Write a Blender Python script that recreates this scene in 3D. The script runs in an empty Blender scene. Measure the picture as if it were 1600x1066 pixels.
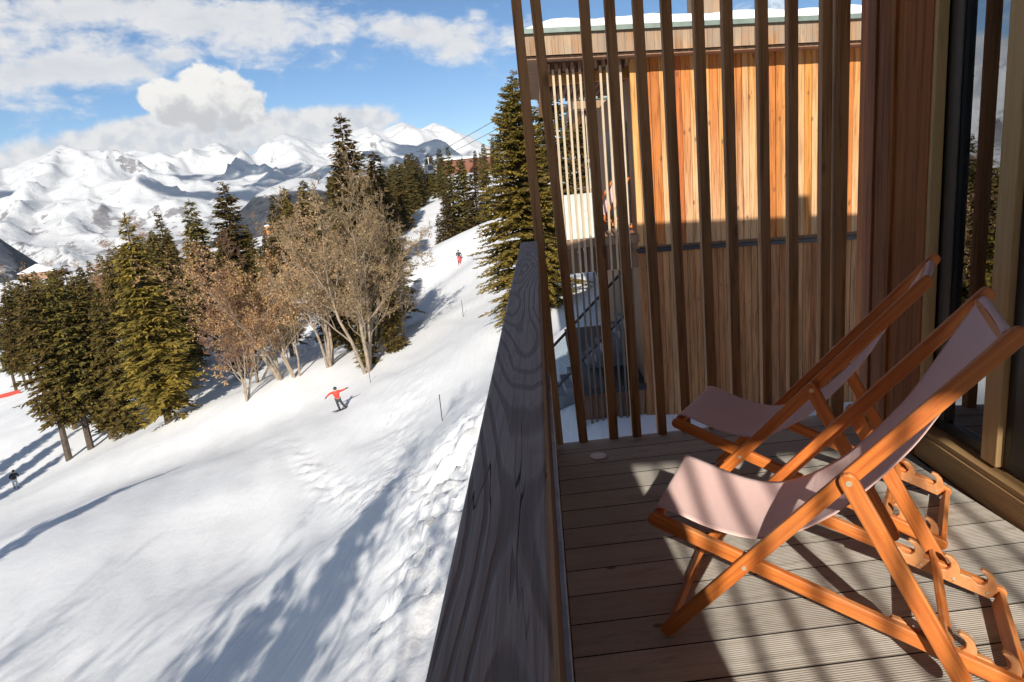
import bpy, bmesh, math, random
import numpy as np
from mathutils import Vector, Matrix

R = math.radians
S = bpy.context.scene
COL = S.collection

# ------------------------------------------------------------------ camera, sky, sun, exposure
EYE = np.array([0.0, 0.0, 1.6])
F_PX = 1090.46
YAW, PITCH, ROLL = -0.0542894871, -0.229980906, -0.0939904112
_f = np.array([math.sin(YAW)*math.cos(PITCH), math.cos(YAW)*math.cos(PITCH), math.sin(PITCH)])
_r0 = np.array([math.cos(YAW), -math.sin(YAW), 0.0])
_u0 = np.cross(_r0, _f)
_r = math.cos(ROLL)*_r0 + math.sin(ROLL)*_u0
_u = -math.sin(ROLL)*_r0 + math.cos(ROLL)*_u0
cam_data = bpy.data.cameras.new("camera")
cam = bpy.data.objects.new("camera", cam_data)
COL.objects.link(cam)
cam.matrix_world = Matrix(((_r[0], _u[0], -_f[0], EYE[0]), (_r[1], _u[1], -_f[1], EYE[1]),
                           (_r[2], _u[2], -_f[2], EYE[2]), (0, 0, 0, 1)))
cam_data.sensor_width = 36.0
cam_data.lens = 36.0*F_PX/1600.0
cam_data.clip_start = 0.05
cam_data.clip_end = 40000.0
S.camera = cam

SUN_AZ, SUN_EL = 2.0, 27.5           # light travels towards +y (azimuth from +y to +x), falling at this elevation
sun_data = bpy.data.lights.new("sun", 'SUN')
sun_data.energy = 5.0
sun_data.angle = R(0.53)
sun_data.color = (1.0, 0.94, 0.84)
sun = bpy.data.objects.new("sun", sun_data)
COL.objects.link(sun)
LIGHT = Vector((math.sin(R(SUN_AZ))*math.cos(R(SUN_EL)), math.cos(R(SUN_AZ))*math.cos(R(SUN_EL)), -math.sin(R(SUN_EL))))
sun.rotation_euler = LIGHT.to_track_quat('-Z', 'Y').to_euler()

S.view_settings.view_transform = 'Standard'
S.view_settings.look = 'None'
S.view_settings.gamma = 1.0
S.view_settings.use_curve_mapping = False
S.view_settings.exposure = 0.32


def px_dir(x, y):
    d = (x-800)/F_PX*_r - (y-533)/F_PX*_u + _f
    return math.atan2(d[0], d[1]), math.atan2(d[2], math.hypot(d[0], d[1]))


class NT:
    """small helper around a node tree"""
    def __init__(s, tree):
        s.t = tree
        s.n = tree.nodes
        s.l = tree.links

    def node(s, typ, **kw):
        n = s.n.new(typ)
        for k, v in kw.items():
            setattr(n, k, v)
        return n

    def link(s, a, b):
        s.l.new(a, b)

    def val(s, sock, v):
        if isinstance(v, bpy.types.NodeSocket):
            s.l.new(v, sock)
        else:
            sock.default_value = v

    def math(s, op, a, b=None, c=None, clamp=False):
        n = s.node('ShaderNodeMath', operation=op)
        n.use_clamp = clamp
        s.val(n.inputs[0], a)
        if b is not None:
            s.val(n.inputs[1], b)
        if c is not None:
            s.val(n.inputs[2], c)
        return n.outputs[0]

    def smooth(s, v, lo, hi):
        n = s.node('ShaderNodeMapRange', interpolation_type='SMOOTHSTEP')
        s.val(n.inputs['Value'], v)
        s.val(n.inputs['From Min'], lo)
        s.val(n.inputs['From Max'], hi)
        return n.outputs[0]

    def noise(s, vec, scale, detail=4, rough=0.55, dist=0.0):
        n = s.node('ShaderNodeTexNoise')
        if vec is not None:
            s.link(vec, n.inputs['Vector'])
        n.inputs['Scale'].default_value = scale
        n.inputs['Detail'].default_value = detail
        n.inputs['Roughness'].default_value = rough
        n.inputs['Distortion'].default_value = dist
        return n.outputs['Fac']

    def mapping(s, vec, scale=(1, 1, 1), loc=(0, 0, 0), rot=(0, 0, 0)):
        n = s.node('ShaderNodeMapping')
        s.link(vec, n.inputs['Vector'])
        n.inputs['Scale'].default_value = scale
        n.inputs['Location'].default_value = loc
        n.inputs['Rotation'].default_value = rot
        return n.outputs[0]

    def mix(s, fac, a, b, blend='MIX'):
        n = s.node('ShaderNodeMix', data_type='RGBA', blend_type=blend)
        s.val(n.inputs[0], fac)
        for sock, v in ((n.inputs[6], a), (n.inputs[7], b)):
            s.val(sock, (tuple(v)+(1.0,))[:4] if not isinstance(v, bpy.types.NodeSocket) else v)
        return n.outputs[2]

    def ramp(s, fac, stops):
        n = s.node('ShaderNodeValToRGB')
        el = n.color_ramp.elements
        while len(el) < len(stops):
            el.new(0.5)
        for e, (p, c) in zip(el, stops):
            e.position = p
            e.color = tuple(c)+(1.0,)
        s.val(n.inputs[0], fac)
        return n.outputs[0]


# ---- sky with clouds
world = bpy.data.worlds.new("World")
S.world = world
world.use_nodes = True
W = NT(world.node_tree)
W.n.clear()
out = W.node('ShaderNodeOutputWorld')
sky = W.node('ShaderNodeTexSky', sky_type='NISHITA')
sky.sun_disc = False
sky.sun_elevation = R(SUN_EL)
sky.sun_rotation = R(180.0 + SUN_AZ)
sky.altitude = 1900.0
sky.air_density = 0.75
sky.dust_density = 0.1
sky.ozone_density = 2.0
hue = W.node('ShaderNodeHueSaturation')
hue.inputs['Saturation'].default_value = 1.12
W.link(W.mix(1.0, sky.outputs[0], (0.86, 0.88, 0.86), 'MULTIPLY'), hue.inputs['Color'])
bg_sky = W.node('ShaderNodeBackground')
bg_sky.inputs['Strength'].default_value = 0.105
W.link(hue.outputs[0], bg_sky.inputs['Color'])
tc = W.node('ShaderNodeTexCoord')
sep = W.node('ShaderNodeSeparateXYZ')
W.link(tc.outputs['Generated'], sep.inputs[0])
az = W.math('ARCTAN2', sep.outputs[0], sep.outputs[1])
el = W.math('ARCSINE', sep.outputs[2])
comb = W.node('ShaderNodeCombineXYZ')
W.link(az, comb.inputs[0])
W.link(el, comb.inputs[1])
ang = comb.outputs[0]
n_fine = W.noise(W.mapping(ang, (1, 1.5, 1)), 26, 8, 0.62, 0.3)
n_wide = W.noise(W.mapping(ang, (1, 3.2, 1), (0.35, 0.1, 0)), 4.6, 6, 0.6, 0.25)
n_puff = W.noise(W.mapping(ang, (1, 1.15, 1), (0.2, 0.7, 0)), 42, 8, 0.56, 0.1)
# high layered cloud: placed banks (azimuth, elevation, half width, half height, weight) plus noise


def bank(px, py, wx, wy, wt):
    a, e = px_dir(px, py)
    dx = W.math('DIVIDE', W.math('SUBTRACT', az, a), wx/F_PX)
    dy = W.math('DIVIDE', W.math('SUBTRACT', el, e), wy/F_PX)
    # banks lie along the image tilt of the layer
    q = W.math('ADD', W.math('MULTIPLY', dx, dx), W.math('MULTIPLY', dy, dy))
    g = W.math('MULTIPLY', W.math('EXPONENT', W.math('MULTIPLY', q, -1.0)), wt)
    return g


fields = [bank(*b) for b in [(40, 12, 300, 55, 0.64), (420, 45, 150, 38, 0.52), (100, 112, 140, 24, 0.75), (630, 45, 85, 24, 0.62),
                             (700, 80, 70, 22, 0.55), (20, 165, 60, 8, 0.28), (110, 185, 60, 8, 0.28), (280, 86, 26, 7, 0.35), (910, 55, 120, 30, 0.3),
                             (1130, 10, 120, 30, 0.34), (40, 200, 40, 6, 0.3)]]
acc = fields[0]
for g in fields[1:]:
    acc = W.math('ADD', acc, g)
el_hi = W.smooth(el, R(11), R(30))
acc = W.math('ADD', acc, W.math('MULTIPLY', el_hi, 0.26))
layer = W.math('ADD', acc, W.math('ADD', W.math('MULTIPLY', W.math('SUBTRACT', n_wide, 0.5), 2.1), W.math('MULTIPLY', W.math('SUBTRACT', n_fine, 0.5), 1.25)))
layer_m = W.math('MULTIPLY', W.smooth(layer, 0.20, 0.80), 0.95)
# the bank of cloud lying on the far mountains
low = [bank(*b) for b in [(60, 262, 120, 26, 0.9), (250, 220, 140, 26, 1.0), (400, 205, 130, 26, 1.0), (540, 190, 80, 20, 0.95), (240, 190, 30, 10, .5), (760, 212, 120, 10, .45)]]
lacc = low[0]
for g in low[1:]:
    lacc = W.math('ADD', lacc, g)
lowf = W.math('ADD', lacc, W.math('MULTIPLY', W.math('SUBTRACT', n_puff, 0.5), 0.9))
low_m = W.smooth(lowf, 0.25, 0.75)
# cumulus heads: union of round lobes, rough-edged
lobes = [(322, 128, 27), (300, 150, 34), (345, 150, 40), (380, 160, 34), (262, 158, 30), (235, 152, 20), (322, 172, 34), (398, 172, 18), (315, 115, 14), (280, 178, 20), (360, 178, 26)]
cf = None
for (x, y, rad) in lobes:
    a, e = px_dir(x, y)
    dx = W.math('SUBTRACT', az, a)
    dy = W.math('SUBTRACT', el, e)
    d = W.math('SQRT', W.math('ADD', W.math('MULTIPLY', dx, dx), W.math('MULTIPLY', dy, dy)))
    v = W.math('SUBTRACT', 1.0, W.math('DIVIDE', d, rad/F_PX))
    cf = v if cf is None else W.math('SMOOTH_MAX', cf, v, 0.12)
cfn = W.math('ADD', cf, W.math('MULTIPLY', W.math('SUBTRACT', n_puff, 0.5), 1.15))
cum_m = W.smooth(cfn, -0.02, 0.22)
# cloud colours: greyer undersides and thicker cores
e_top = px_dir(320, 118)[1]
e_bot = px_dir(320, 192)[1]
under = W.math('ADD', W.math('MULTIPLY', W.smooth(el, e_bot, e_top), 0.8), W.math('MULTIPLY', W.math('SUBTRACT', W.noise(W.mapping(ang, (1, 1.1, 1), (0.206, 0.69, 0)), 30, 6, 0.6, 0.3), 0.45), 2.6))
cum_c = W.mix(W.smooth(under, 0.0, 0.75), (0.62, 0.62, 0.63), (0.95, 0.93, 0.89))
lay_c = W.mix(W.smooth(W.math('ADD', W.math('MULTIPLY', layer, 0.7), W.math('MULTIPLY', n_fine, -1.1)), -0.35, 0.55), (0.86, 0.85, 0.84), (0.56, 0.59, 0.64))
low_c = W.mix(W.smooth(n_puff, 0.35, 0.6), (0.66, 0.69, 0.74), (0.86, 0.85, 0.84))


def bgc(c):
    b = W.node('ShaderNodeBackground')
    W.link(c, b.inputs['Color'])
    b.inputs['Strength'].default_value = 0.84
    return b.outputs[0]


def mixs(f, a, b):
    m = W.node('ShaderNodeMixShader')
    W.link(f, m.inputs[0])
    W.link(a, m.inputs[1])
    W.link(b, m.inputs[2])
    return m.outputs[0]


above = W.smooth(el, R(-2), R(1))
sh = mixs(W.math('MULTIPLY', layer_m, above), bg_sky.outputs[0], bgc(lay_c))
sh = mixs(low_m, sh, bgc(low_c))
sh = mixs(cum_m, sh, bgc(cum_c))
W.link(sh, out.inputs['Surface'])


# ------------------------------------------------------------------ object helpers
def tag(o, label=None, cat=None, group=None, kind=None):
    if label:
        o['label'] = label
    if cat:
        o['category'] = cat
    if group:
        o['group'] = group
    if kind:
        o['kind'] = kind
    return o


def empty(name, loc=(0, 0, 0), rz=0.0):
    o = bpy.data.objects.new(name, None)
    COL.objects.link(o)
    o.location = loc
    o.rotation_euler = (0, 0, rz)
    o.empty_display_size = 0.2
    return o


class MB:
    """collects boxes, bars, prisms, tubes; build() links them as one mesh object"""
    def __init__(s):
        s.v = []
        s.f = []

    def add(s, vs, fs):
        n = len(s.v)
        s.v += [tuple(p) for p in vs]
        s.f += [tuple(i+n for i in f) for f in fs]
        return s

    def frame_box(s, o, ax, ay, az_):
        """box from corner o along three edge vectors"""
        o, ax, ay, az_ = (np.array(q, float) for q in (o, ax, ay, az_))
        if np.dot(np.cross(ax, ay), az_) < 0:
            ax, ay = ay, ax
        vs = [o, o+ax, o+ax+ay, o+ay, o+az_, o+ax+az_, o+ax+ay+az_, o+ay+az_]
        return s.add(vs, [(0, 3, 2, 1), (4, 5, 6, 7), (0, 1, 5, 4), (1, 2, 6, 5), (2, 3, 7, 6), (3, 0, 4, 7)])

    def box(s, x0, x1, y0, y1, z0, z1):
        return s.frame_box((x0, y0, z0), (x1-x0, 0, 0), (0, y1-y0, 0), (0, 0, z1-z0))

    def bar(s, p, q, up, wd, ht):
        """rectangular bar between p and q, centre line; wd across, ht along up"""
        p, q, up = np.array(p, float), np.array(q, float), np.array(up, float)
        d = q-p
        d1 = d/np.linalg.norm(d)
        up = up-d1*np.dot(up, d1)
        up /= np.linalg.norm(up)
        sd = np.cross(d1, up)
        return s.frame_box(p-sd*wd/2-up*ht/2, d, sd*wd, up*ht)

    def tube(s, pts, rads, n=6, caps=True):
        base = len(s.v)
        pts = [np.array(p, float) for p in pts]
        ref = None
        for i, p in enumerate(pts):
            d = pts[min(i+1, len(pts)-1)]-pts[max(i-1, 0)]
            d /= (np.linalg.norm(d)+1e-9)
            if ref is None:
                ref = np.array([1.0, 0, 0]) if abs(d[0]) < 0.8 else np.array([0, 1.0, 0])
            a = ref-d*np.dot(ref, d)
            a /= np.linalg.norm(a)
            ref = a
            b = np.cross(d, a)
            r = rads[i] if hasattr(rads, '__len__') else rads
            for k in range(n):
                t = 2*math.pi*k/n
                s.v.append(tuple(p+(a*math.cos(t)+b*math.sin(t))*r))
        for i in range(len(pts)-1):
            for k in range(n):
                k2 = (k+1) % n
                s.f.append((base+i*n+k, base+i*n+k2, base+(i+1)*n+k2, base+(i+1)*n+k))
        if caps:
            s.f.append(tuple(base+k for k in reversed(range(n))))
            s.f.append(tuple(base+(len(pts)-1)*n+k for k in range(n)))
        return s

    def prism(s, poly, o, a, b, c):
        """polygon poly (u,v) placed at o + u*a + v*b, extruded by vector c"""
        o, a, b, c = (np.array(q, float) for q in (o, a, b, c))
        n = len(poly)
        lo = [o+a*u+b*v for u, v in poly]
        area = sum(poly[i][0]*poly[(i+1) % n][1]-poly[(i+1) % n][0]*poly[i][1] for i in range(n))
        flip = (np.dot(np.cross(a, b), c) < 0) != (area < 0)
        vs = lo+[p+c for p in lo]
        fs = [tuple(reversed(range(n))), tuple(range(n, 2*n))]+[(i, (i+1) % n, n+(i+1) % n, n+i) for i in range(n)]
        if flip:
            fs = [tuple(reversed(f)) for f in fs]
        return s.add(vs, fs)

    def build(s, name, mat, parent=None, smooth=False, bevel=0.0, bev_seg=2):
        me = bpy.data.meshes.new(name)
        me.from_pydata(s.v, [], s.f)
        me.update()
        o = bpy.data.objects.new(name, me)
        COL.objects.link(o)
        if mat:
            me.materials.append(mat)
        if smooth:
            me.polygons.foreach_set('use_smooth', [True]*len(me.polygons))
        if bevel:
            m = o.modifiers.new('bevel', 'BEVEL')
            m.width = bevel
            m.segments = bev_seg
            m.limit_method = 'ANGLE'
            m.angle_limit = R(40)
        if parent:
            o.parent = parent
        return o


def copy_tree(o, parent=None):
    c = o.copy()
    COL.objects.link(c)
    c.parent = parent
    for ch in list(o.children):
        copy_tree(ch, c)
    return c


# ------------------------------------------------------------------ materials
def mat(name):
    m = bpy.data.materials.new(name)
    m.use_nodes = True
    T = NT(m.node_tree)
    T.n.clear()
    o = T.node('ShaderNodeOutputMaterial')
    b = T.node('ShaderNodeBsdfPrincipled')
    T.link(b.outputs[0], o.inputs['Surface'])
    return m, T, b, o


def bump(T, b, h, strength=0.4, dist=0.01):
    n = T.node('ShaderNodeBump')
    n.inputs['Strength'].default_value = strength
    n.inputs['Distance'].default_value = dist
    T.link(h, n.inputs['Height'])
    T.link(n.outputs[0], b.inputs['Normal'])


def wood(name, cols, axis='z', rough=0.6, grain=38, vary=0.5, streak=0.5, bumpd=0.003, weather=None, knots=0.5, spec=0.3, stretch=0.045):
    """board wood: each board (mesh island) has its own tint; long grain along axis; optional grey wear with its own shape"""
    m, T, b, o = mat(name)
    tc = T.node('ShaderNodeTexCoord')
    geo = T.node('ShaderNodeNewGeometry')
    rnd = geo.outputs['Random Per Island']
    off = T.node('ShaderNodeVectorMath', operation='ADD')
    cmb = T.node('ShaderNodeCombineXYZ')
    for i in range(3):
        T.link(T.math('MULTIPLY', rnd, 37.0+11*i), cmb.inputs[i])
    T.link(tc.outputs['Object'], off.inputs[0])
    T.link(cmb.outputs[0], off.inputs[1])
    sc = {'x': (stretch, 1, 1), 'y': (1, stretch, 1), 'z': (1, 1, stretch)}[axis]
    v = T.mapping(off.outputs[0], sc)
    g1 = T.noise(v, grain, 6, 0.6, 0.6)
    g2 = T.noise(v, grain*4.5, 3, 0.6, 0.2)
    g3 = T.noise(T.mapping(off.outputs[0], tuple(max(c, 0.25) for c in sc)), 2.2, 3, 0.6)
    base = T.ramp(rnd, [(i/(max(1, len(cols)-1)), c) for i, c in enumerate(cols)])
    dark = T.mix(1.0, base, (0.42, 0.36, 0.31), 'MULTIPLY')
    f = T.math('MULTIPLY', T.smooth(g1, 0.42, 0.68), streak)
    col = T.mix(f, base, dark)
    col = T.mix(T.math('MULTIPLY', T.smooth(g2, 0.5, 0.75), 0.35), col, dark)
    col = T.mix(T.math('MULTIPLY', T.smooth(g3, 0.35, 0.75), vary), col, T.mix(1.0, col, (0.6, 0.58, 0.56), 'MULTIPLY'))
    if knots:
        vo = T.node('ShaderNodeTexVoronoi')
        ks = {'x': (0.35, 1, 1), 'y': (1, 0.35, 1), 'z': (1, 1, 0.35)}[axis]
        T.link(T.mapping(off.outputs[0], ks), vo.inputs['Vector'])
        vo.inputs['Scale'].default_value = 6.5
        kn = T.math('SUBTRACT', 1.0, T.smooth(vo.outputs['Distance'], 0.05, 0.14))
        col = T.mix(T.math('MULTIPLY', kn, knots), col, (0.05, 0.028, 0.016))
    if weather:
        col = weather(T, tc, rnd, g1, col)
    T.link(col, b.inputs['Base Color'])
    b.inputs['Roughness'].default_value = rough
    b.inputs['Specular IOR Level'].default_value = spec
    bump(T, b, T.math('ADD', g1, T.math('MULTIPLY', g2, 0.6)), 0.5, bumpd)
    return m


def plain(name, col, rough=0.5, metal=0.0, vary=0.15, scale=6.0, bumpd=0.0, spec=0.5):
    m, T, b, o = mat(name)
    tc = T.node('ShaderNodeTexCoord')
    n = T.noise(tc.outputs['Object'], scale, 5, 0.6)
    c = T.mix(T.math('MULTIPLY', T.smooth(n, 0.3, 0.75), 1.0), tuple(min(1, x*(1+vary)) for x in col), tuple(x*(1-vary) for x in col))
    T.link(c, b.inputs['Base Color'])
    b.inputs['Roughness'].default_value = rough
    b.inputs['Metallic'].default_value = metal
    b.inputs['Specular IOR Level'].default_value = spec
    if bumpd:
        bump(T, b, T.noise(tc.outputs['Object'], scale*6, 4, 0.6), 0.4, bumpd)
    return m


M = {}
# dark weathered rail: cathedral growth rings running along y
m, T, b, o = mat('rail_wood')
tc = T.node('ShaderNodeTexCoord')
v = T.mapping(tc.outputs['Object'], (1, 0.16, 1))
warp = T.noise(v, 5.5, 2, 0.45)
sepn = T.node('ShaderNodeSeparateXYZ')
T.link(tc.outputs['Object'], sepn.inputs[0])
# rings: contour lines of a smooth height field elongated along the beam
hf = T.math('ADD', T.math('MULTIPLY', T.noise(T.mapping(tc.outputs['Object'], (1, 0.17, 1), (0.4, 0.2, 0)), 5.4, 1, 0.3), 1.0),
            T.math('MULTIPLY', T.math('POWER', T.math('ABSOLUTE', T.math('ADD', sepn.outputs[0], 0.07)), 1.5), 9.0))
rings = T.math('SINE', T.math('MULTIPLY', T.math('ADD', hf, T.math('MULTIPLY', T.noise(v, 30, 4, 0.6), 0.025)), 120.0))
rg = T.smooth(rings, 0.1, 1.0)
fib = T.noise(T.mapping(tc.outputs['Object'], (1, 0.03, 1)), 160, 4, 0.6)
crk = T.noise(T.mapping(tc.outputs['Object'], (1, 0.028, 1), (0.3, 0, 0)), 34, 2, 0.5)
crack = T.smooth(T.math('ABSOLUTE', T.math('SUBTRACT', crk, 0.5)), 0.0, 0.006)
patch = T.smooth(T.noise(tc.outputs['Object'], 3.0, 3, 0.5), 0.35, 0.55)
crack = T.math('MAXIMUM', crack, patch)
c = T.mix(T.math('MULTIPLY', rg, 0.62), (0.40, 0.345, 0.315), (0.17, 0.142, 0.126))
c = T.mix(T.math('MULTIPLY', T.smooth(fib, 0.4, 0.7), 0.35), c, (0.14, 0.12, 0.11))
c = T.mix(T.math('MULTIPLY', T.smooth(T.noise(tc.outputs['Object'], 9, 4, 0.6), 0.45, 0.7), 0.3), c, (0.22, 0.185, 0.16))
c = T.mix(crack, (0.008, 0.007, 0.007), c)
T.link(c, b.inputs['Base Color'])
b.inputs['Roughness'].default_value = 0.62
b.inputs['Specular IOR Level'].default_value = 0.2
bump(T, b, T.math('ADD', T.math('ADD', T.math('MULTIPLY', rg, -0.6), T.math('MULTIPLY', fib, 0.6)), T.math('MULTIPLY', crack, 2.0)), 0.6, 0.003)
M['rail'] = m

# ribbed decking, boards run along local x
m, T, b, o = mat('decking')
tc = T.node('ShaderNodeTexCoord')
geo = T.node('ShaderNodeNewGeometry')
rnd = geo.outputs['Random Per Island']
v = T.mapping(tc.outputs['Object'], (0.05, 1, 1))
g1 = T.noise(v, 30, 5, 0.6, 0.4)
g2 = T.noise(tc.outputs['Object'], 3.0, 5, 0.65)
g4 = T.noise(T.mapping(tc.outputs['Object'], (0.25, 1, 1)), 17, 4, 0.6)
base = T.ramp(rnd, [(0, (0.54, 0.495, 0.425)), (0.33, (0.63, 0.585, 0.51)), (0.66, (0.50, 0.465, 0.41)), (1, (0.58, 0.54, 0.48))])
sepd = T.node('ShaderNodeSeparateXYZ')
T.link(tc.outputs['Object'], sepd.inputs[0])
wav = T.math('SINE', T.math('MULTIPLY', sepd.outputs[1], 2*math.pi/0.0098))
rib = T.smooth(wav, -0.9, 0.2)
c = T.mix(T.math('MULTIPLY', T.smooth(g1, 0.4, 0.7), 0.5), base, (0.40, 0.345, 0.27))
c = T.mix(T.math('MULTIPLY', T.smooth(g2, 0.42, 0.72), 0.45), c, (0.44, 0.40, 0.35))
c = T.mix(T.math('MULTIPLY', T.smooth(g4, 0.56, 0.72), 0.4), c, (0.15, 0.13, 0.10))
c = T.mix(T.math('MULTIPLY', T.math('SUBTRACT', 1.0, rib), 0.30), c, (0.12, 0.10, 0.08))
st2 = T.noise(T.mapping(tc.outputs['Object'], (0.35, 1, 1), (3.1, 0, 0)), 5.5, 6, 0.7)
c = T.mix(T.math('MULTIPLY', T.smooth(st2, 0.54, 0.70), 0.55), c, (0.20, 0.17, 0.135))
vo = T.node('ShaderNodeTexVoronoi')
T.link(T.mapping(tc.outputs['Object'], (0.6, 1, 1)), vo.inputs['Vector'])
vo.inputs['Scale'].default_value = 4.3
c = T.mix(T.math('MULTIPLY', T.math('SUBTRACT', 1.0, T.smooth(vo.outputs['Distance'], 0.035, 0.075)), 0.7), c, (0.10, 0.075, 0.055))
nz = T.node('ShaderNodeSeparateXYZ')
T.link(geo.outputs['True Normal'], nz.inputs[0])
c = T.mix(T.smooth(nz.outputs[2], 0.3, 0.7), (0.035, 0.03, 0.026), c)   # board sides near black: shade of the gaps put into the colour
T.link(c, b.inputs['Base Color'])
b.inputs['Roughness'].default_value = 0.75
b.inputs['Specular IOR Level'].default_value = 0.25
bump(T, b, T.math('ADD', T.math('MULTIPLY', rib, 1.0), T.math('MULTIPLY', g1, 0.5)), 0.7, 0.0025)
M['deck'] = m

M['slat'] = wood('slat_wood', [(0.38, 0.185, 0.08), (0.45, 0.235, 0.10), (0.31, 0.145, 0.068)], 'z', 0.7, 34, 0.55, 0.8, bumpd=0.005)
M['clad'] = wood('facade_wood', [(0.34, 0.105, 0.026), (0.44, 0.15, 0.038), (0.23, 0.066, 0.024), (0.50, 0.18, 0.046), (0.29, 0.082, 0.024)], 'z', 0.65, 30, 0.6, 0.85, bumpd=0.006)
M['light_wood'] = wood('window_wood', [(0.50, 0.33, 0.15), (0.56, 0.37, 0.18)], 'z', 0.5, 26, 0.25, 0.25, knots=0.0)
M['sill_wood'] = wood('sill_wood', [(0.34, 0.21, 0.095), (0.38, 0.24, 0.11)], 'y', 0.55, 26, 0.35, 0.4, knots=0.0)
M['brown_rail'] = wood('parapet_wood', [(0.10, 0.045, 0.022), (0.13, 0.055, 0.028)], 'y', 0.6, 30, 0.4, 0.5, knots=0.0)


def weathered(T, tc, rnd, g1, col):
    """bleached grey-cream wear running up from the bottom of each board, orange kept under the eaves"""
    sp = T.node('ShaderNodeSeparateXYZ')
    T.link(tc.outputs['Object'], sp.inputs[0])
    hgt = T.math('ADD', sp.outputs[2], T.math('ADD', T.math('MULTIPLY', T.math('SUBTRACT', rnd, 0.5), 5.2), T.math('MULTIPLY', T.math('SUBTRACT', g1, 0.5), 3.0)))
    wr = T.math('SUBTRACT', 1.0, T.smooth(hgt, -1.4, 2.9))
    pale = T.mix(T.smooth(g1, 0.45, 0.7), (0.60, 0.42, 0.25), (0.34, 0.20, 0.11))
    c = T.mix(T.math('MULTIPLY', wr, 0.62), col, pale)
    # knots stay dark
    vo = T.node('ShaderNodeTexVoronoi')
    T.link(T.mapping(tc.outputs['Object'], (1, 1, 0.5)), vo.inputs['Vector'])
    vo.inputs['Scale'].default_value = 4.6
    kn = T.math('SUBTRACT', 1.0, T.smooth(vo.outputs['Distance'], 0.06, 0.17))
    return T.mix(T.math('MULTIPLY', kn, 0.65), c, (0.10, 0.045, 0.02))


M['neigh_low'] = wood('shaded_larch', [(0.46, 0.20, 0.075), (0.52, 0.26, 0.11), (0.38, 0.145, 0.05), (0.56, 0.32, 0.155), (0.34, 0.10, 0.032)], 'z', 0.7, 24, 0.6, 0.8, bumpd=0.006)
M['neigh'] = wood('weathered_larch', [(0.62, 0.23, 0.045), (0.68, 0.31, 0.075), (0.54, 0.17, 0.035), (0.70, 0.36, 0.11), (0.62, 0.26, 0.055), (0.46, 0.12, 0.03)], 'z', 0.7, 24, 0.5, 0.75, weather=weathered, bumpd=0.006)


def greyed(T, tc, rnd, g1, col):
    n = T.noise(tc.outputs['Object'], 1.6, 4, 0.6)
    return T.mix(T.math('MULTIPLY', T.smooth(n, 0.35, 0.6), 0.6), col, (0.27, 0.23, 0.18))


M['fascia'] = wood('fascia_wood', [(0.46, 0.25, 0.12), (0.36, 0.20, 0.10), (0.50, 0.33, 0.19)], 'z', 0.75, 26, 0.5, 0.6, weather=greyed)
M['orange_beam'] = wood('beam_wood', [(0.62, 0.28, 0.07), (0.66, 0.31, 0.08)], 'x', 0.6, 22, 0.3, 0.35)
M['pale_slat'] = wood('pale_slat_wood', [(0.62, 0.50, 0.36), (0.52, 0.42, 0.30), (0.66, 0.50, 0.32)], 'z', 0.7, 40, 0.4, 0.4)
M['shaded_slat'] = wood('shaded_slat_wood', [(0.12, 0.10, 0.085), (0.15, 0.12, 0.10)], 'z', 0.7, 40, 0.4, 0.4)  # lower slats: their shade is put into the wood colour
M['brown_board'] = wood('brown_board_wood', [(0.30, 0.16, 0.09), (0.36, 0.22, 0.14), (0.26, 0.11, 0.06)], 'z', 0.7, 30, 0.5, 0.5)
M['grey_panel'] = plain('grey_panel', (0.50, 0.53, 0.50), 0.55, 0, 0.12, 3)
M['metal'] = plain('galvanised', (0.42, 0.46, 0.52), 0.38, 0.85, 0.25, 9)
M['dark_metal'] = plain('dark_metal', (0.035, 0.036, 0.04), 0.45, 0.3, 0.2, 8)
M['gutter'] = plain('green_gutter', (0.16, 0.20, 0.17), 0.5, 0.2, 0.15, 5)
M['steel'] = plain('bolt_steel', (0.62, 0.52, 0.36), 0.35, 0.35, 0.05)
M['concrete'] = plain('concrete', (0.20, 0.21, 0.235), 0.85, 0, 0.25, 2.0, 0.004)
M['blue_base'] = plain('grey_blue_render', (0.15, 0.17, 0.22), 0.85, 0, 0.18, 2.0, 0.004)
M['black'] = plain('black_rubber', (0.014, 0.014, 0.016), 0.35, 0, 0.2, 8)
M['brown_frame'] = plain('brown_frame', (0.055, 0.042, 0.034), 0.4, 0.2, 0.15, 8)
M['disc'] = plain('white_plastic', (0.85, 0.83, 0.84), 0.5, 0, 0.05)
M['interior'] = plain('interior_wall', (0.10, 0.085, 0.075), 0.8, 0, 0.1)
M['ceiling'] = wood('ceiling_wood', [(0.30, 0.14, 0.06), (0.34, 0.17, 0.075)], 'y', 0.6, 30, 0.4, 0.4)
M['pole'] = plain('pole_paint', (0.03, 0.03, 0.035), 0.5)
M['red_net'] = plain('red_net', (0.42, 0.05, 0.03), 0.7)
M['blue_sign'] = plain('blue_sign', (0.03, 0.09, 0.17), 0.5)
M['white_paint'] = plain('white_paint', (0.75, 0.75, 0.75), 0.5)
M['orange_wall'] = plain('orange_wall', (0.62, 0.22, 0.03), 0.7)
M['red_wall'] = plain('red_brown_wall', (0.20, 0.075, 0.04), 0.8)
M['cable'] = plain('cable_steel', (0.10, 0.10, 0.11), 0.5, 0.5)

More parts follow.
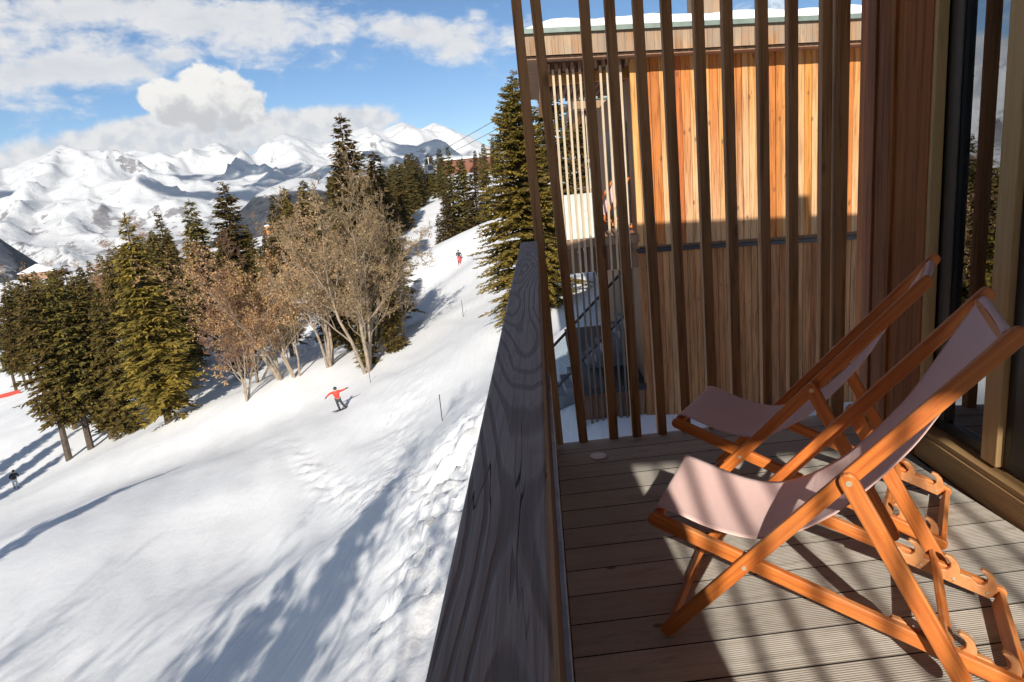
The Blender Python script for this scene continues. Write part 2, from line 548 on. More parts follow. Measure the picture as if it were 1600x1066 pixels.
# varnished orange chair timber; grain runs along each member (angle in the side view)
def chair_mat(name, ang_, axis='x'):
    m, T, b, o = mat(name)
    tc = T.node('ShaderNodeTexCoord')
    geo = T.node('ShaderNodeNewGeometry')
    v = T.mapping(tc.outputs['Object'], (1, 1, 1), (0, 0, 0), (0, R(ang_), 0))
    v = T.mapping(v, (0.05, 1, 1) if axis == 'x' else (1, 0.05, 1))
    g1 = T.noise(v, 60, 5, 0.6, 0.8)
    g3 = T.noise(v, 220, 3, 0.6)
    g2 = T.noise(tc.outputs['Object'], 6, 5, 0.65)
    c = T.mix(T.math('MULTIPLY', T.smooth(g1, 0.38, 0.66), 0.8), (0.66, 0.20, 0.038), (0.42, 0.092, 0.018))
    c = T.mix(T.math('MULTIPLY', T.smooth(g3, 0.5, 0.75), 0.35), c, (0.30, 0.07, 0.015))
    c = T.mix(T.math('MULTIPLY', T.smooth(g2, 0.40, 0.7), 0.35), c, (0.52, 0.155, 0.033))
    wear = T.math('MULTIPLY', T.smooth(geo.outputs['Pointiness'], 0.53, 0.60), T.smooth(g2, 0.4, 0.6))
    c = T.mix(T.math('MULTIPLY', wear, 0.6), c, (0.70, 0.40, 0.18))
    T.link(c, b.inputs['Base Color'])
    T.link(T.math('ADD', 0.36, T.math('MULTIPLY', g2, 0.25)), b.inputs['Roughness'])
    b.inputs['Specular IOR Level'].default_value = 0.4
    bump(T, b, T.math('ADD', g1, T.math('MULTIPLY', g3, 0.6)), 0.4, 0.0012)
    return m


M['chair'] = chair_mat('chair_bar_wood', 0, 'y')
M['chair_back'] = chair_mat('chair_back_wood', 49)
M['chair_seat'] = chair_mat('chair_seat_wood', -20)
M['chair_strut'] = chair_mat('chair_strut_wood', -62)
# paler hook timber
m, T, b, o = mat('hook_wood')
tc = T.node('ShaderNodeTexCoord')
g1 = T.noise(T.mapping(tc.outputs['Object'], (0.5, 0.5, 0.35)), 36, 5, 0.6, 1.2)
T.link(T.mix(T.smooth(g1, 0.35, 0.7), (0.62, 0.28, 0.11), (0.50, 0.20, 0.075)), b.inputs['Base Color'])
b.inputs['Roughness'].default_value = 0.4
M['hook'] = m
# pink canvas
m, T, b, o = mat('pink_canvas')
tc = T.node('ShaderNodeTexCoord')
wv = T.noise(tc.outputs['Object'], 420, 2, 0.5)
blot = T.noise(tc.outputs['Object'], 4, 4, 0.6)
c = T.mix(T.smooth(blot, 0.3, 0.7), (0.94, 0.645, 0.59), (0.90, 0.605, 0.555))
sc = T.node('ShaderNodeSeparateXYZ')
T.link(tc.outputs['Object'], sc.inputs[0])
dc = T.math('ABSOLUTE', T.math('SUBTRACT', sc.outputs[1], 0.291))
stitch = T.math('MULTIPLY', T.smooth(dc, 0.2115, 0.2125), T.math('SUBTRACT', 1.0, T.smooth(dc, 0.2135, 0.2145)))
c = T.mix(T.math('MULTIPLY', stitch, 0.55), c, (0.38, 0.20, 0.20))
crs = T.noise(T.mapping(tc.outputs['Object'], (1, 0.12, 1)), 16, 4, 0.6, 0.5)
c = T.mix(T.math('MULTIPLY', T.smooth(T.noise(T.mapping(tc.outputs['Object'], (1, 0.5, 1)), 9, 5, 0.7), 0.55, 0.75), 0.25), c, (0.80, 0.52, 0.49))
T.link(c, b.inputs['Base Color'])
b.inputs['Roughness'].default_value = 0.85
b.inputs['Specular IOR Level'].default_value = 0.2
b.inputs['Sheen Weight'].default_value = 0.2
bump(T, b, T.math('ADD', T.math('ADD', wv, T.math('MULTIPLY', stitch, -1.5)), T.math('ADD', T.math('MULTIPLY', blot, 2.0), T.math('MULTIPLY', crs, 4.0))), 0.45, 0.0016)
tr = T.node('ShaderNodeBsdfTranslucent')
tr.inputs['Color'].default_value = (0.55, 0.30, 0.30, 1)
mx = T.node('ShaderNodeMixShader')
mx.inputs[0].default_value = 0.12
T.link(b.outputs[0], mx.inputs[1])
T.link(tr.outputs[0], mx.inputs[2])
T.link(mx.outputs[0], o.inputs['Surface'])
M['canvas'] = m
# window glass: clear pane with strong mirror at this slant
m, T, b, o = mat('window_glass')
T.n.remove(b)
fr = T.node('ShaderNodeFresnel')
fr.inputs['IOR'].default_value = 1.52
gl = T.node('ShaderNodeBsdfGlossy')
gl.inputs['Roughness'].default_value = 0.0
gl.inputs['Color'].default_value = (0.95, 0.97, 1.0, 1)
tp = T.node('ShaderNodeBsdfTransparent')
tp.inputs['Color'].default_value = (0.62, 0.66, 0.68, 1)
mx = T.node('ShaderNodeMixShader')
T.link(T.math('ADD', T.math('MULTIPLY', fr.outputs[0], 2.6), 0.12, clamp=True), mx.inputs[0])
T.link(tp.outputs[0], mx.inputs[1])
T.link(gl.outputs[0], mx.inputs[2])
T.link(mx.outputs[0], o.inputs['Surface'])
M['glass'] = m
m, T, b, o = mat('balustrade_glass')
T.n.remove(b)
gl = T.node('ShaderNodeBsdfGlossy')
gl.inputs['Roughness'].default_value = 0.02
tp = T.node('ShaderNodeBsdfTransparent')
tp.inputs['Color'].default_value = (0.80, 0.86, 0.90, 1)
mx = T.node('ShaderNodeMixShader')
mx.inputs[0].default_value = 0.12
T.link(tp.outputs[0], mx.inputs[1])
T.link(gl.outputs[0], mx.inputs[2])
T.link(mx.outputs[0], o.inputs['Surface'])
M['bal_glass'] = m
M['curtain'] = plain('grey_curtain', (0.23, 0.215, 0.19), 0.9, 0, 0.1)

# snow
def snow_mat(name, ripple=True):
    m, T, b, o = mat(name)
    tc = T.node('ShaderNodeTexCoord')
    P = tc.outputs['Object']
    n1 = T.noise(P, 0.05, 5, 0.6)
    n2 = T.noise(P, 1.1, 6, 0.65)
    n3 = T.noise(T.mapping(P, (1.0, 0.14, 1), (0, 0, 0), (0, 0, R(-20))), 1.7, 5, 0.6)
    n4 = T.noise(P, 11, 4, 0.6)
    c = T.mix(T.smooth(n1, 0.35, 0.7), (0.82, 0.82, 0.82), (0.77, 0.775, 0.78))
    c = T.mix(T.math('MULTIPLY', T.smooth(n3, 0.5, 0.75), 0.35), c, (0.78, 0.785, 0.795))
    T.link(c, b.inputs['Base Color'])
    b.inputs['Roughness'].default_value = 0.75
    b.inputs['Specular IOR Level'].default_value = 0.2
    if ripple:
        trk = None
        for rot_, sc_, fr in ((-8, 0.16, 5.5), (20, 0.12, 7.0), (-26, 0.10, 4.0)):
            q = T.mapping(P, (1, 0.25, 1), (rot_, 0, 0), (0, 0, R(rot_)))
            sq = T.node('ShaderNodeSeparateXYZ')
            T.link(q, sq.inputs[0])
            wv_ = T.math('SINE', T.math('ADD', T.math('MULTIPLY', sq.outputs[0], fr*0.45), T.math('MULTIPLY', T.noise(q, sc_*0.5, 1, 0.4), 16.0)))
            ln = T.math('MULTIPLY', T.smooth(wv_, 0.955, 0.995), T.smooth(T.noise(q, 0.09, 2, 0.5), 0.46, 0.6))
            trk = ln if trk is None else T.math('ADD', trk, ln)
        sx_ = T.node('ShaderNodeSeparateXYZ')
        T.link(T.mapping(P, (1, 1, 1), (0, 0, 0), (0, 0, R(14))), sx_.inputs[0])
        cord = T.math('MULTIPLY', T.math('SINE', T.math('MULTIPLY', sx_.outputs[0], 26.0)), T.smooth(T.noise(P, 0.12, 3, 0.5), 0.42, 0.62))
        h = T.math('ADD', T.math('MULTIPLY', n3, 1.0), T.math('ADD', T.math('MULTIPLY', n2, 0.35), T.math('MULTIPLY', n4, 0.07)))
        h = T.math('ADD', h, T.math('ADD', T.math('MULTIPLY', trk, -0.16), T.math('MULTIPLY', cord, 0.022)))
        bump(T, b, h, 0.6, 0.14)
    return m


M['snow'] = snow_mat('piste_snow')
M['roof_snow'] = snow_mat('roof_snow', False)

# needles / twigs
def foliage(name, cols, trans=0.2):
    m, T, b, o = mat(name)
    geo = T.node('ShaderNodeNewGeometry')
    oi = T.node('ShaderNodeObjectInfo')
    tc = T.node('ShaderNodeTexCoord')
    c = T.ramp(geo.outputs['Random Per Island'], [(i/(len(cols)-1), k) for i, k in enumerate(cols)])
    n = T.noise(tc.outputs['Object'], 0.9, 3, 0.6)
    c = T.mix(T.math('MULTIPLY', T.smooth(n, 0.35, 0.65), 0.45), c, T.mix(1.0, c, (1.35, 1.25, 0.8), 'MULTIPLY'))
    hs = T.node('ShaderNodeHueSaturation')
    T.link(c, hs.inputs['Color'])
    T.link(T.math('ADD', 0.485, T.math('MULTIPLY', oi.outputs['Random'], 0.03)), hs.inputs['Hue'])
    T.link(T.math('ADD', 0.75, T.math('MULTIPLY', oi.outputs['Random'], 0.5)), hs.inputs['Value'])
    T.link(hs.outputs[0], b.inputs['Base Color'])
    b.inputs['Roughness'].default_value = 0.7
    b.inputs['Specular IOR Level'].default_value = 0.15
    tr = T.node('ShaderNodeBsdfTranslucent')
    T.link(hs.outputs[0], tr.inputs['Color'])
    mx = T.node('ShaderNodeMixShader')
    mx.inputs[0].default_value = trans
    T.link(b.outputs[0], mx.inputs[1])
    T.link(tr.outputs[0], mx.inputs[2])
    T.link(mx.outputs[0], o.inputs['Surface'])
    return m


M['needles'] = foliage('spruce_needles', [(0.16, 0.114, 0.026), (0.22, 0.150, 0.033), (0.11, 0.086, 0.024), (0.29, 0.185, 0.040), (0.08, 0.068, 0.023)])
M['needles_dark'] = foliage('dark_needles', [(0.11, 0.084, 0.026), (0.15, 0.110, 0.030), (0.075, 0.064, 0.025), (0.20, 0.135, 0.035), (0.058, 0.052, 0.022)])
M['tan_leaf'] = foliage('dry_leaves', [(0.50, 0.34, 0.17), (0.58, 0.42, 0.23), (0.38, 0.25, 0.12), (0.64, 0.48, 0.27)])
M['rust_leaf'] = foliage('rusty_leaves', [(0.38, 0.22, 0.11), (0.44, 0.28, 0.15), (0.29, 0.165, 0.085), (0.50, 0.33, 0.18)])
M['brown_leaf'] = foliage('brown_leaves', [(0.26, 0.165, 0.095), (0.34, 0.23, 0.14), (0.17, 0.105, 0.06), (0.46, 0.34, 0.22)])
M['twig'] = foliage('twigs', [(0.17, 0.115, 0.08), (0.25, 0.175, 0.12), (0.10, 0.07, 0.05)], 0.0)
M['twig_red'] = foliage('reddish_twigs', [(0.24, 0.145, 0.095), (0.31, 0.19, 0.125), (0.16, 0.10, 0.07)], 0.0)
M['bark'] = plain('bark', (0.075, 0.055, 0.04), 0.9, 0, 0.35, 3, 0.01)
M['pale_bark'] = plain('pale_bark', (0.28, 0.22, 0.16), 0.9, 0, 0.3, 3, 0.01)

# ------------------------------------------------------------------ terrain
rng = np.random.default_rng(7)
_perm = np.random.default_rng(11).random((257, 257))


def vnoise(x, y):
    xi = np.floor(x).astype(int)
    yi = np.floor(y).astype(int)
    fx = x-xi
    fy = y-yi
    fx = fx*fx*fx*(fx*(fx*6-15)+10)
    fy = fy*fy*fy*(fy*(fy*6-15)+10)
    a = _perm[xi % 257, yi % 257]
    b_ = _perm[(xi+1) % 257, yi % 257]
    c_ = _perm[xi % 257, (yi+1) % 257]
    d_ = _perm[(xi+1) % 257, (yi+1) % 257]
    return (a*(1-fx)+b_*fx)*(1-fy)+(c_*(1-fx)+d_*fx)*fy-0.5


def fbm(x, y, o=5, g=0.5):
    s = 0
    a = 1.0
    for i in range(o):
        s = s+a*vnoise(x+17.3*i, y-9.1*i)
        x = x*2.03
        y = y*2.03
        a *= g
    return s


def ridged(x, y, o=6, g=0.52):
    s = 0
    a = 1.0
    w = 1.0
    for i in range(o):
        n = 1-np.abs(vnoise(x+31.7*i, y+5.3*i))*2
        n = n*n*w
        w = np.clip(n*1.3, 0, 1)
        s = s+a*n
        x = x*2.07
        y = y*2.07
        a *= g
    return s


CTRL = np.array([(-2.2, 8.5, -5.4), (-2.4, 12.5, -6.0), (-2.3, 17.6, -6.1), (-2.3, 27.8, -6.7), (0.2, 14.8, -3.6), (0.6, 26.5, -4.2), (-3.4, 44.9, -7.8), (-5.5, 32.1, -9.5), (-15.1, 46.0, -13.5), (-11.1, 94.6, -9.1), (-7.4, 60.6, -10.0), (-15.2, 55.4, -13.1), (-22.9, 60.9, -14.2), (-27.5, 58.2, -15.8), (-36.0, 61.3, -18.0), (-27.2, 39.9, -15.1), (-24.2, 26.4, -13.2), (-28.3, 52.0, -17.2), (-16.9, 20.8, -12.2), (-38, 45, -18.8), (-36, 30, -16.5), (-53.2, 61.1, -23.6), (-47.4, 66.0, -21.8), (-14.8, 15.0, -11.3), (-8.2, 12.7, -9.2), (-4.8, 10.6, -6.9), (-15.1, 22.8, -12.3), (-10.5, 23.7, -11.5), (-5.5, 19.6, -8.0), (-17.3, 32.8, -12.9), (-9.9, 37.4, -12.1), (-13.1, 64.0, -11.8), (-11.6, 76.6, -11.1), (-7.5, 84.9, -7.4), (-14.3, 99.8, -8.0), (-8.9, 98.6, -5.7), (-21.6, 119.5, -10.1), (-26.2, 140.0, -9.4), (-35.5, 264.2, -3.7), (-40.8, 305.5, -1.9), (-77.3, 97.4, -25.8), (-69.9, 80.5, -24.8), (-109.1, 130.5, -30.6), (-360.3, 486.0, -35.6), (-349.6, 434.5, -38.4), (-151.2, 398.7, -17.4), (-91.5, 248.0, -16.2), (-28.3, 328.1, 3.7), (-22.9, 92.6, -13.4), (0.1, 61.9, -6.6), (-201.3, 287.7, -40.9),
                 (4, 14, -3.8), (10, 14, -3.7), (10, 30, -3.8), (30, 30, -3.5), (30, 100, -2), (60, 220, 10), (100, 420, 12), (0, -30, -6), (-8, 2, -7.0), (-14, -6, -10.5), (-30, -20, -13), (-80, 0, -24), (-62, 25, -21), (-200, 100, -46), (-420, 200, -60), (-620, 620, -80), (0, 640, 0), (6, 4, -5.5), (6, -8, -5.5), (30, 0, -4), (60, -30, -4), (-3.2, 4, -5.6), (-150, 640, -35), (-38, 180, -10.5), (-60, 150, -15), (-75, 190, -14), (-16, 134, -10.5), (-9, 131, -9.0), (-12, 165, -6.0), (-20, 220, -2.0), (-45, 120, -15), (-420, 640, -60)])


def _tps(r2):
    return np.where(r2 > 0, 0.5*r2*np.log(np.maximum(r2, 1e-12)), 0)


_c = CTRL[:, :2]/100.0
_d2 = ((_c[:, None]-_c[None])**2).sum(-1)
_K = _tps(_d2)+np.eye(len(_c))*2e-4
_Pm = np.hstack([np.ones((len(_c), 1)), _c])
_A = np.block([[_K, _Pm], [_Pm.T, np.zeros((3, 3))]])
_sol = np.linalg.solve(_A, np.concatenate([CTRL[:, 2], np.zeros(3)]))


def ground(x, y, detail=True):
    x = np.asarray(x, float)
    y = np.asarray(y, float)
    sh_ = x.shape
    q = np.stack([x.ravel(), y.ravel()], -1)/100.0
    z = np.empty(len(q))
    for i in range(0, len(q), 20000):
        qq = q[i:i+20000]
        d2 = ((qq[:, None]-_c[None])**2).sum(-1)
        z[i:i+20000] = _tps(d2)@_sol[:len(_c)]+_sol[len(_c)]+qq@_sol[len(_c)+1:]
    z = z.reshape(sh_)
    z = z+fbm(x/14, y/14, 3)*0.55
    if detail:
        # rough untouched bank close under the balcony and the churned line along the piste edge
        bank_ = np.exp(-((x+2.9+0.07*(y-16))/1.5)**2)*np.exp(-((y-17)/9.0)**2)
        z = z+bank_*(fbm(x*1.7, y*1.1, 5, 0.65)*0.62+0.12)
        edge = np.exp(-((x+0.1*y+5.0)/1.3)**2)*np.clip((y-14)/10, 0, 1)*np.exp(-((y-34)/16.0)**2)
        z = z+edge*fbm(x*3.4, y*2.6, 4, 0.62)*0.20
        ch2 = np.exp(-((x+0.62*y-8.2)/0.9)**2)*np.exp(-((y-30)/13.0)**2)
        z = z+ch2*fbm(x*3.2, y*3.2, 4, 0.62)*0.34
        z = z+fbm(x*0.55+0.2*y, y*0.12, 3)*0.16
    return z


def gz(x, y):
    return float(ground(np.array([x]), np.array([y]))[0])


def grid_mesh(name, X, Y, Z, mat_, keep=None):
    ny, nx = X.shape
    me = bpy.data.meshes.new(name)
    idx = np.arange(nx*ny).reshape(ny, nx)
    f = np.stack([idx[:-1, :-1], idx[:-1, 1:], idx[1:, 1:], idx[1:, :-1]], -1).reshape(-1, 4)
    if keep is not None:
        f = f[keep]
    me.vertices.add(nx*ny)
    me.vertices.foreach_set('co', np.stack([X, Y, Z], -1).astype(np.float32).ravel())
    me.loops.add(len(f)*4)
    me.loops.foreach_set('vertex_index', f.ravel().astype(np.int32))
    me.polygons.add(len(f))
    me.polygons.foreach_set('loop_start', np.arange(0, len(f)*4, 4, dtype=np.int32))
    me.polygons.foreach_set('use_smooth', np.ones(len(f), bool))
    me.update(calc_edges=True)
    me.validate()
    o_ = bpy.data.objects.new(name, me)
    COL.objects.link(o_)
    me.materials.append(mat_)
    return o_


def spaced(lo, hi, c0, d0, growth):
    """coordinates from lo to hi, step d0 near c0 growing with distance"""
    a = [c0]
    while a[-1] < hi:
        a.append(a[-1]+d0+growth*abs(a[-1]-c0))
    b_ = [c0]
    while b_[-1] > lo:
        b_.append(b_[-1]-d0-growth*abs(b_[-1]-c0))
    return np.array(b_[:0:-1]+a)


gx = spaced(-900, 420, -4, 0.16, 0.012)
gy = spaced(-90, 760, 18, 0.16, 0.010)
GX, GY = np.meshgrid(gx, gy)
GZ = ground(GX, GY)
tag(grid_mesh('snow_ground', GX, GY, GZ, M['snow']), kind='structure')

# ------------------------------------------------------------------ far mountains
m, T, b, o = mat('mountain')
tc = T.node('ShaderNodeTexCoord')
geo = T.node('ShaderNodeNewGeometry')
P = tc.outputs['Object']
sp = T.node('ShaderNodeSeparateXYZ')
T.link(P, sp.inputs[0])
nsp = T.node('ShaderNodeSeparateXYZ')
T.link(geo.outputs['Normal'], nsp.inputs[0])
steep = T.math('SUBTRACT', 1.0, nsp.outputs[2])
n1 = T.noise(P, 0.0016, 8, 0.62)
n2 = T.noise(P, 0.0065, 10, 0.76)
n3 = T.noise(T.mapping(P, (1, 1, 2.2)), 0.018, 6, 0.65)
at = T.node('ShaderNodeAttribute', attribute_name='forest')
hgt = sp.outputs[2]
lowf = T.math('SUBTRACT', 1.0, T.smooth(hgt, -120, 230))
rockf = T.math('ADD', T.math('MULTIPLY', T.smooth(steep, 0.10, 0.45), 0.40), T.math('ADD', T.math('MULTIPLY', lowf, 0.46), T.math('MULTIPLY', T.math('SUBTRACT', n2, 0.5), 1.9)))
rockf = T.math('ADD', rockf, T.math('MULTIPLY', T.math('SUBTRACT', n1, 0.5), 0.8))
rm = T.smooth(rockf, 0.46, 0.56)
rock = T.mix(T.smooth(n3, 0.3, 0.7), (0.20, 0.19, 0.20), (0.33, 0.31, 0.31))
snow_c = T.mix(T.smooth(n1, 0.3, 0.7), (0.68, 0.68, 0.68), (0.63, 0.64, 0.65))
c = T.mix(rm, snow_c, rock)
ff = T.math('ADD', at.outputs['Fac'], T.math('ADD', T.math('MULTIPLY', T.math('SUBTRACT', n2, 0.5), 1.3), T.math('MULTIPLY', T.math('SUBTRACT', n3, 0.5), 0.7)))
fm = T.smooth(ff, 0.40, 0.60)
c = T.mix(fm, c, T.mix(T.smooth(n3, 0.35, 0.65), (0.022, 0.026, 0.036), (0.075, 0.078, 0.088)))
T.link(c, b.inputs['Base Color'])
b.inputs['Roughness'].default_value = 0.9
b.inputs['Specular IOR Level'].default_value = 0.1
bump(T, b, T.math('ADD', T.math('MULTIPLY', n2, 1.0), T.math('MULTIPLY', n3, 0.4)), 0.6, 28.0)
M['mountain'] = m

CREST = np.array([(-80, 4.0), (-55, 4.4), (-45, 3.7), (-38.5, 3.5), (-37.2, 3.75), (-35.6, 4.0), (-34.4, 4.35), (-33.5, 4.95), (-32.7, 4.5), (-31.3, 4.7), (-30.0, 4.35), (-27.5, 4.35), (-25.5, 4.7), (-23.9, 4.55), (-21.5, 4.3), (-20, 4.6), (-18.8, 4.75), (-17.8, 4.4), (-16.5, 4.1), (-15, 4.2), (-14.0, 4.45), (-12.8, 4.9), (-11.2, 4.6), (-10.1, 4.95), (-9.3, 4.55), (-8.6, 4.35), (-7.6, 4.7), (-6.6, 4.35), (-5.6, 3.9), (-4.6, 3.2), (-3.7, 2.6), (-2, 2.4), (3, 2.8), (12, 3.5), (30, 3.2), (45, 3)])
RC = 7200.0
az_s = np.radians(np.linspace(-80, 42, 760))
r_s = np.concatenate([np.geomspace(900, 3000, 90)[:-1], np.linspace(3000, 9500, 230)])
RR, AA = np.meshgrid(r_s, az_s, indexing='ij')
MX = RR*np.sin(AA)
MY = RR*np.cos(AA)
ad = np.degrees(AA)
crest = RC*np.tan(np.radians(np.interp(ad, CREST[:, 0], CREST[:, 1])))
t = np.clip((RR-2600)/(RC-2600), 0, 1)
prof = np.where(RR < RC, t**1.5, np.clip(1-(RR-RC)/2300, 0, 1)**1.1)
back_fade = np.where(RR < RC, 1.0, np.clip(1-(RR-RC)/900, 0, 1))


_wf = np.clip((RC-RR)/1500, 0.15, 1)
WX = MX+fbm(MX/900+4, MY/900, 5, 0.55)*300*_wf
WY = MY+fbm(MX/900, MY/900+7, 5, 0.55)*260*_wf


def rdist(pts):
    """height along a ridge polyline given as (azimuth, range, elevation angle) and distance from it"""
    q = [(r_*math.sin(R(a_)), r_*math.cos(R(a_)), 1.6+r_*math.tan(R(e_))) for a_, r_, e_ in pts]
    bd = np.full(MX.shape, 1e9)
    bh = np.full(MX.shape, -1e9)
    for (xa, ya, za), (xb, yb, zb) in zip(q[:-1], q[1:]):
        dx, dy = xb-xa, yb-ya
        tt = np.clip(((WX-xa)*dx+(WY-ya)*dy)/(dx*dx+dy*dy), 0, 1)
        d_ = np.hypot(WX-xa-tt*dx, WY-ya-tt*dy)
        h_ = za+tt*(zb-za)
        k_ = d_ < bd
        bd = np.where(k_, d_, bd)
        bh = np.where(k_, h_, bh)
    return bd, bh


wob = fbm(MX/700, MY/700, 4)*260
z = -240+(crest+240)*prof*0.90
RIDGES = [
    ([(-33.5, 7200, 4.95), (-32.6, 6500, 4.35), (-30.8, 5600, 3.4), (-28.0, 4900, 1.6), (-25.5, 4400, -0.4), (-24, 4000, -2.0)], 0.56),
    ([(-33.5, 7200, 4.95), (-34.6, 6300, 3.6), (-35.6, 5200, 1.6), (-36, 4200, -0.6), (-36, 3400, -2.6)], 0.60),
    ([(-32.6, 6500, 4.35), (-32.4, 5500, 2.6), (-32.0, 4700, 0.8), (-31.4, 3900, -1.4), (-31, 3300, -3)], 0.62),
    ([(-37.4, 7200, 3.7), (-39, 6200, 2.6), (-40.5, 5000, 0.8), (-41, 4000, -1)], 0.55),
    ([(-31.3, 7600, 4.7), (-29.6, 7300, 4.4), (-27.5, 6900, 3.9), (-25.8, 6500, 3.2), (-23.4, 6000, 2.2), (-20.5, 5600, 1.1)], 0.5),
    ([(-23.9, 7300, 4.5), (-22.6, 6600, 3.6), (-21.4, 6000, 2.5), (-20.0, 5200, 1.2), (-18.0, 4500, 0.1)], 0.5),
    ([(-18.8, 7200, 4.75), (-18.0, 6500, 3.9), (-16.6, 5700, 2.8), (-14.6, 5000, 1.8), (-13.0, 4400, 0.6)], 0.52),
    ([(-12.8, 7200, 4.9), (-12.0, 6400, 3.9), (-11.2, 5600, 2.8), (-9.6, 4900, 1.6), (-8, 4300, 0.4)], 0.52),
    ([(-10.1, 7200, 4.95), (-8.8, 6500, 3.7), (-7.2, 5700, 2.4), (-5.4, 5000, 1.2)], 0.5),
    ([(-7.6, 7200, 4.7), (-6.0, 6800, 3.8), (-4.2, 6300, 2.6), (-2.0, 5800, 1.6)], 0.5)]
for pts_, k_ in RIDGES:
    d_, h_ = rdist(pts_)
    dd = np.maximum(0, d_+wob*np.clip(d_/500, 0, 1)*0.8)
    z = np.maximum(z, h_-k_*dd**0.97*0.62-dd*0.14+fbm(MX/300+k_*9, MY/300, 6, 0.56)*46*np.clip(d_/250, 0.34, 1))
gul = ridged(MX/520+2.2, MY/520+8.8, 7, 0.6)
midm = np.clip((z+230)/700, 0, 1)*np.clip((crest-z)/220, 0.10, 1)
z = z+((gul-1.0)*105+fbm(MX/190, MY/190, 5)*22)*midm*back_fade
z = np.where(RR > RC, np.minimum(z, crest*np.clip(1-(RR-RC)/2300, 0, 1)**1.1), z)
z = np.minimum(z, 1.6+(crest-1.6)*RR/RC+fbm(ad*1.7, RR*0+3.3, 4)*16)
forest = np.zeros_like(z)
# wooded near ridge in the lower left and the wooded hump in the middle distance


def hump(a0, wa, r0, wr, el_top, rough=30):
    h = np.exp(-np.abs((ad-a0)/wa)**2.2)*np.exp(-((RR-r0)/wr)**2)
    return h, -260+h*(260+r0*math.tan(math.radians(el_top)))+fbm(MX/160+a0, MY/160, 5)*rough*h


h1, z1 = hump(-44.5, 8.0, 2300, 520, 3.9)
h2, z2 = hump(-18.6, 7.2, 2700, 560, 1.3)
h3, z3 = hump(-39, 4.6, 1500, 260, -2.8)
forest = np.where(z1 > z, 0.78-0.75*np.exp(-((ad+38.6)/1.1)**2-((RR-2050)/120)**2), forest)
forest = np.where((z2 > z) & (z2 > z1), np.clip(1.0-(z2+8)/46, -0.2, 0.85), forest)
forest = np.where((z3 > z) & (z3 > z1) & (z3 > z2), 0.62, forest)
z = np.maximum.reduce([z, z1, z2, z3])
z = np.where(RR < 1150, np.minimum(z, -120), z)
mo = grid_mesh('mountain_range', MX, MY, z, M['mountain'])
at_ = mo.data.attributes.new('forest', 'FLOAT', 'POINT')
at_.data.foreach_set('value', forest.astype(np.float32).ravel())
tag(mo, kind='structure')
m, T, b, o = mat('cloud_body')
T.n.remove(b)
tc = T.node('ShaderNodeTexCoord')
df = T.node('ShaderNodeBsdfDiffuse')
df.inputs['Color'].default_value = (0.9, 0.9, 0.9, 1)
tp = T.node('ShaderNodeBsdfTransparent')
mx = T.node('ShaderNodeMixShader')
T.link(T.smooth(T.noise(tc.outputs['Object'], 0.0042, 6, 0.62), 0.42, 0.56), mx.inputs[0])
T.link(tp.outputs[0], mx.inputs[1])
T.link(df.outputs[0], mx.inputs[2])
T.link(mx.outputs[0], o.inputs['Surface'])
cl = bmesh.new()
for (tx, ty, tz, rx, ry) in [(-1500, 5000, 250, 620, 420), (-2300, 5500, 330, 620, 260), (-900, 6000, 380, 420, 300), (-700, 5200, 250, 420, 240), (-1900, 4500, 150, 520, 210), (-3900, 4700, 200, 500, 300)]:
    zc = 1750.0
    k_ = (zc-tz)/math.tan(R(SUN_EL))
    cx_, cy_ = tx-k_*math.sin(R(SUN_AZ)), ty-k_*math.cos(R(SUN_AZ))
    bmesh.ops.create_icosphere(cl, subdivisions=4, radius=1.0, matrix=Matrix.Translation((cx_, cy_, zc)) @ Matrix.Diagonal((rx, ry, 120, 1)))
for v_ in cl.verts:
    q_ = fbm(np.array([v_.co.x/260]), np.array([v_.co.y/260]), 4)[0]
    v_.co.x += q_*170
    v_.co.y += q_*130
    v_.co.z += q_*60
me = bpy.data.meshes.new('cloud_layer')
cl.to_mesh(me)
cl.free()
co_ = bpy.data.objects.new('cloud_layer', me)
COL.objects.link(co_)
me.materials.append(m)
tag(co_, kind='structure')

# ------------------------------------------------------------------ balcony: deck, parapet, slat screens
BA = R(5.6)                                   # deck boards run slightly skew to the rail
mb = MB()
ca, sa = math.cos(BA), math.sin(BA)
pitch_b, y0 = 0.1755, 1.872
for k in range(-30, 12):
    yl = y0+k*pitch_b+0.003
    mb.frame_box((-0.3, yl, -0.028), (2.42, 0, 0), (0, pitch_b-0.0065, 0), (0, 0, 0.028))
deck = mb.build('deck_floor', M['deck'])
deck.rotation_euler = (0, 0, BA)
tag(deck, kind='structure')
# trim boards to the balcony outline
def clip_mesh(o, planes):
    bm = bmesh.new()
    bm.from_mesh(o.data)
    mw = o.matrix_basis.inverted()
    for co, no in planes:
        c_ = mw @ Vector(co)
        n_ = (mw.to_3x3() @ Vector(no)).normalized()
        r_ = bmesh.ops.bisect_plane(bm, geom=bm.verts[:]+bm.edges[:]+bm.faces[:], plane_co=c_, plane_no=n_, clear_outer=True)
        eds = [e for e in r_['geom_cut'] if isinstance(e, bmesh.types.BMEdge)]
        bmesh.ops.holes_fill(bm, edges=eds)
    bm.to_mesh(o.data)
    bm.free()
clip_mesh(deck, [((-0.004, 0, 0), (-1, 0, 0)), ((1.885, 0, 0), (1, 0, 0)), ((0, -3.4, 0), (0, -1, 0))])
jo = MB()
jo.box(-0.06, 1.88, -3.4, 3.9, -0.16, -0.036)
tag(jo.build('deck_underlay', M['black']), kind='structure')

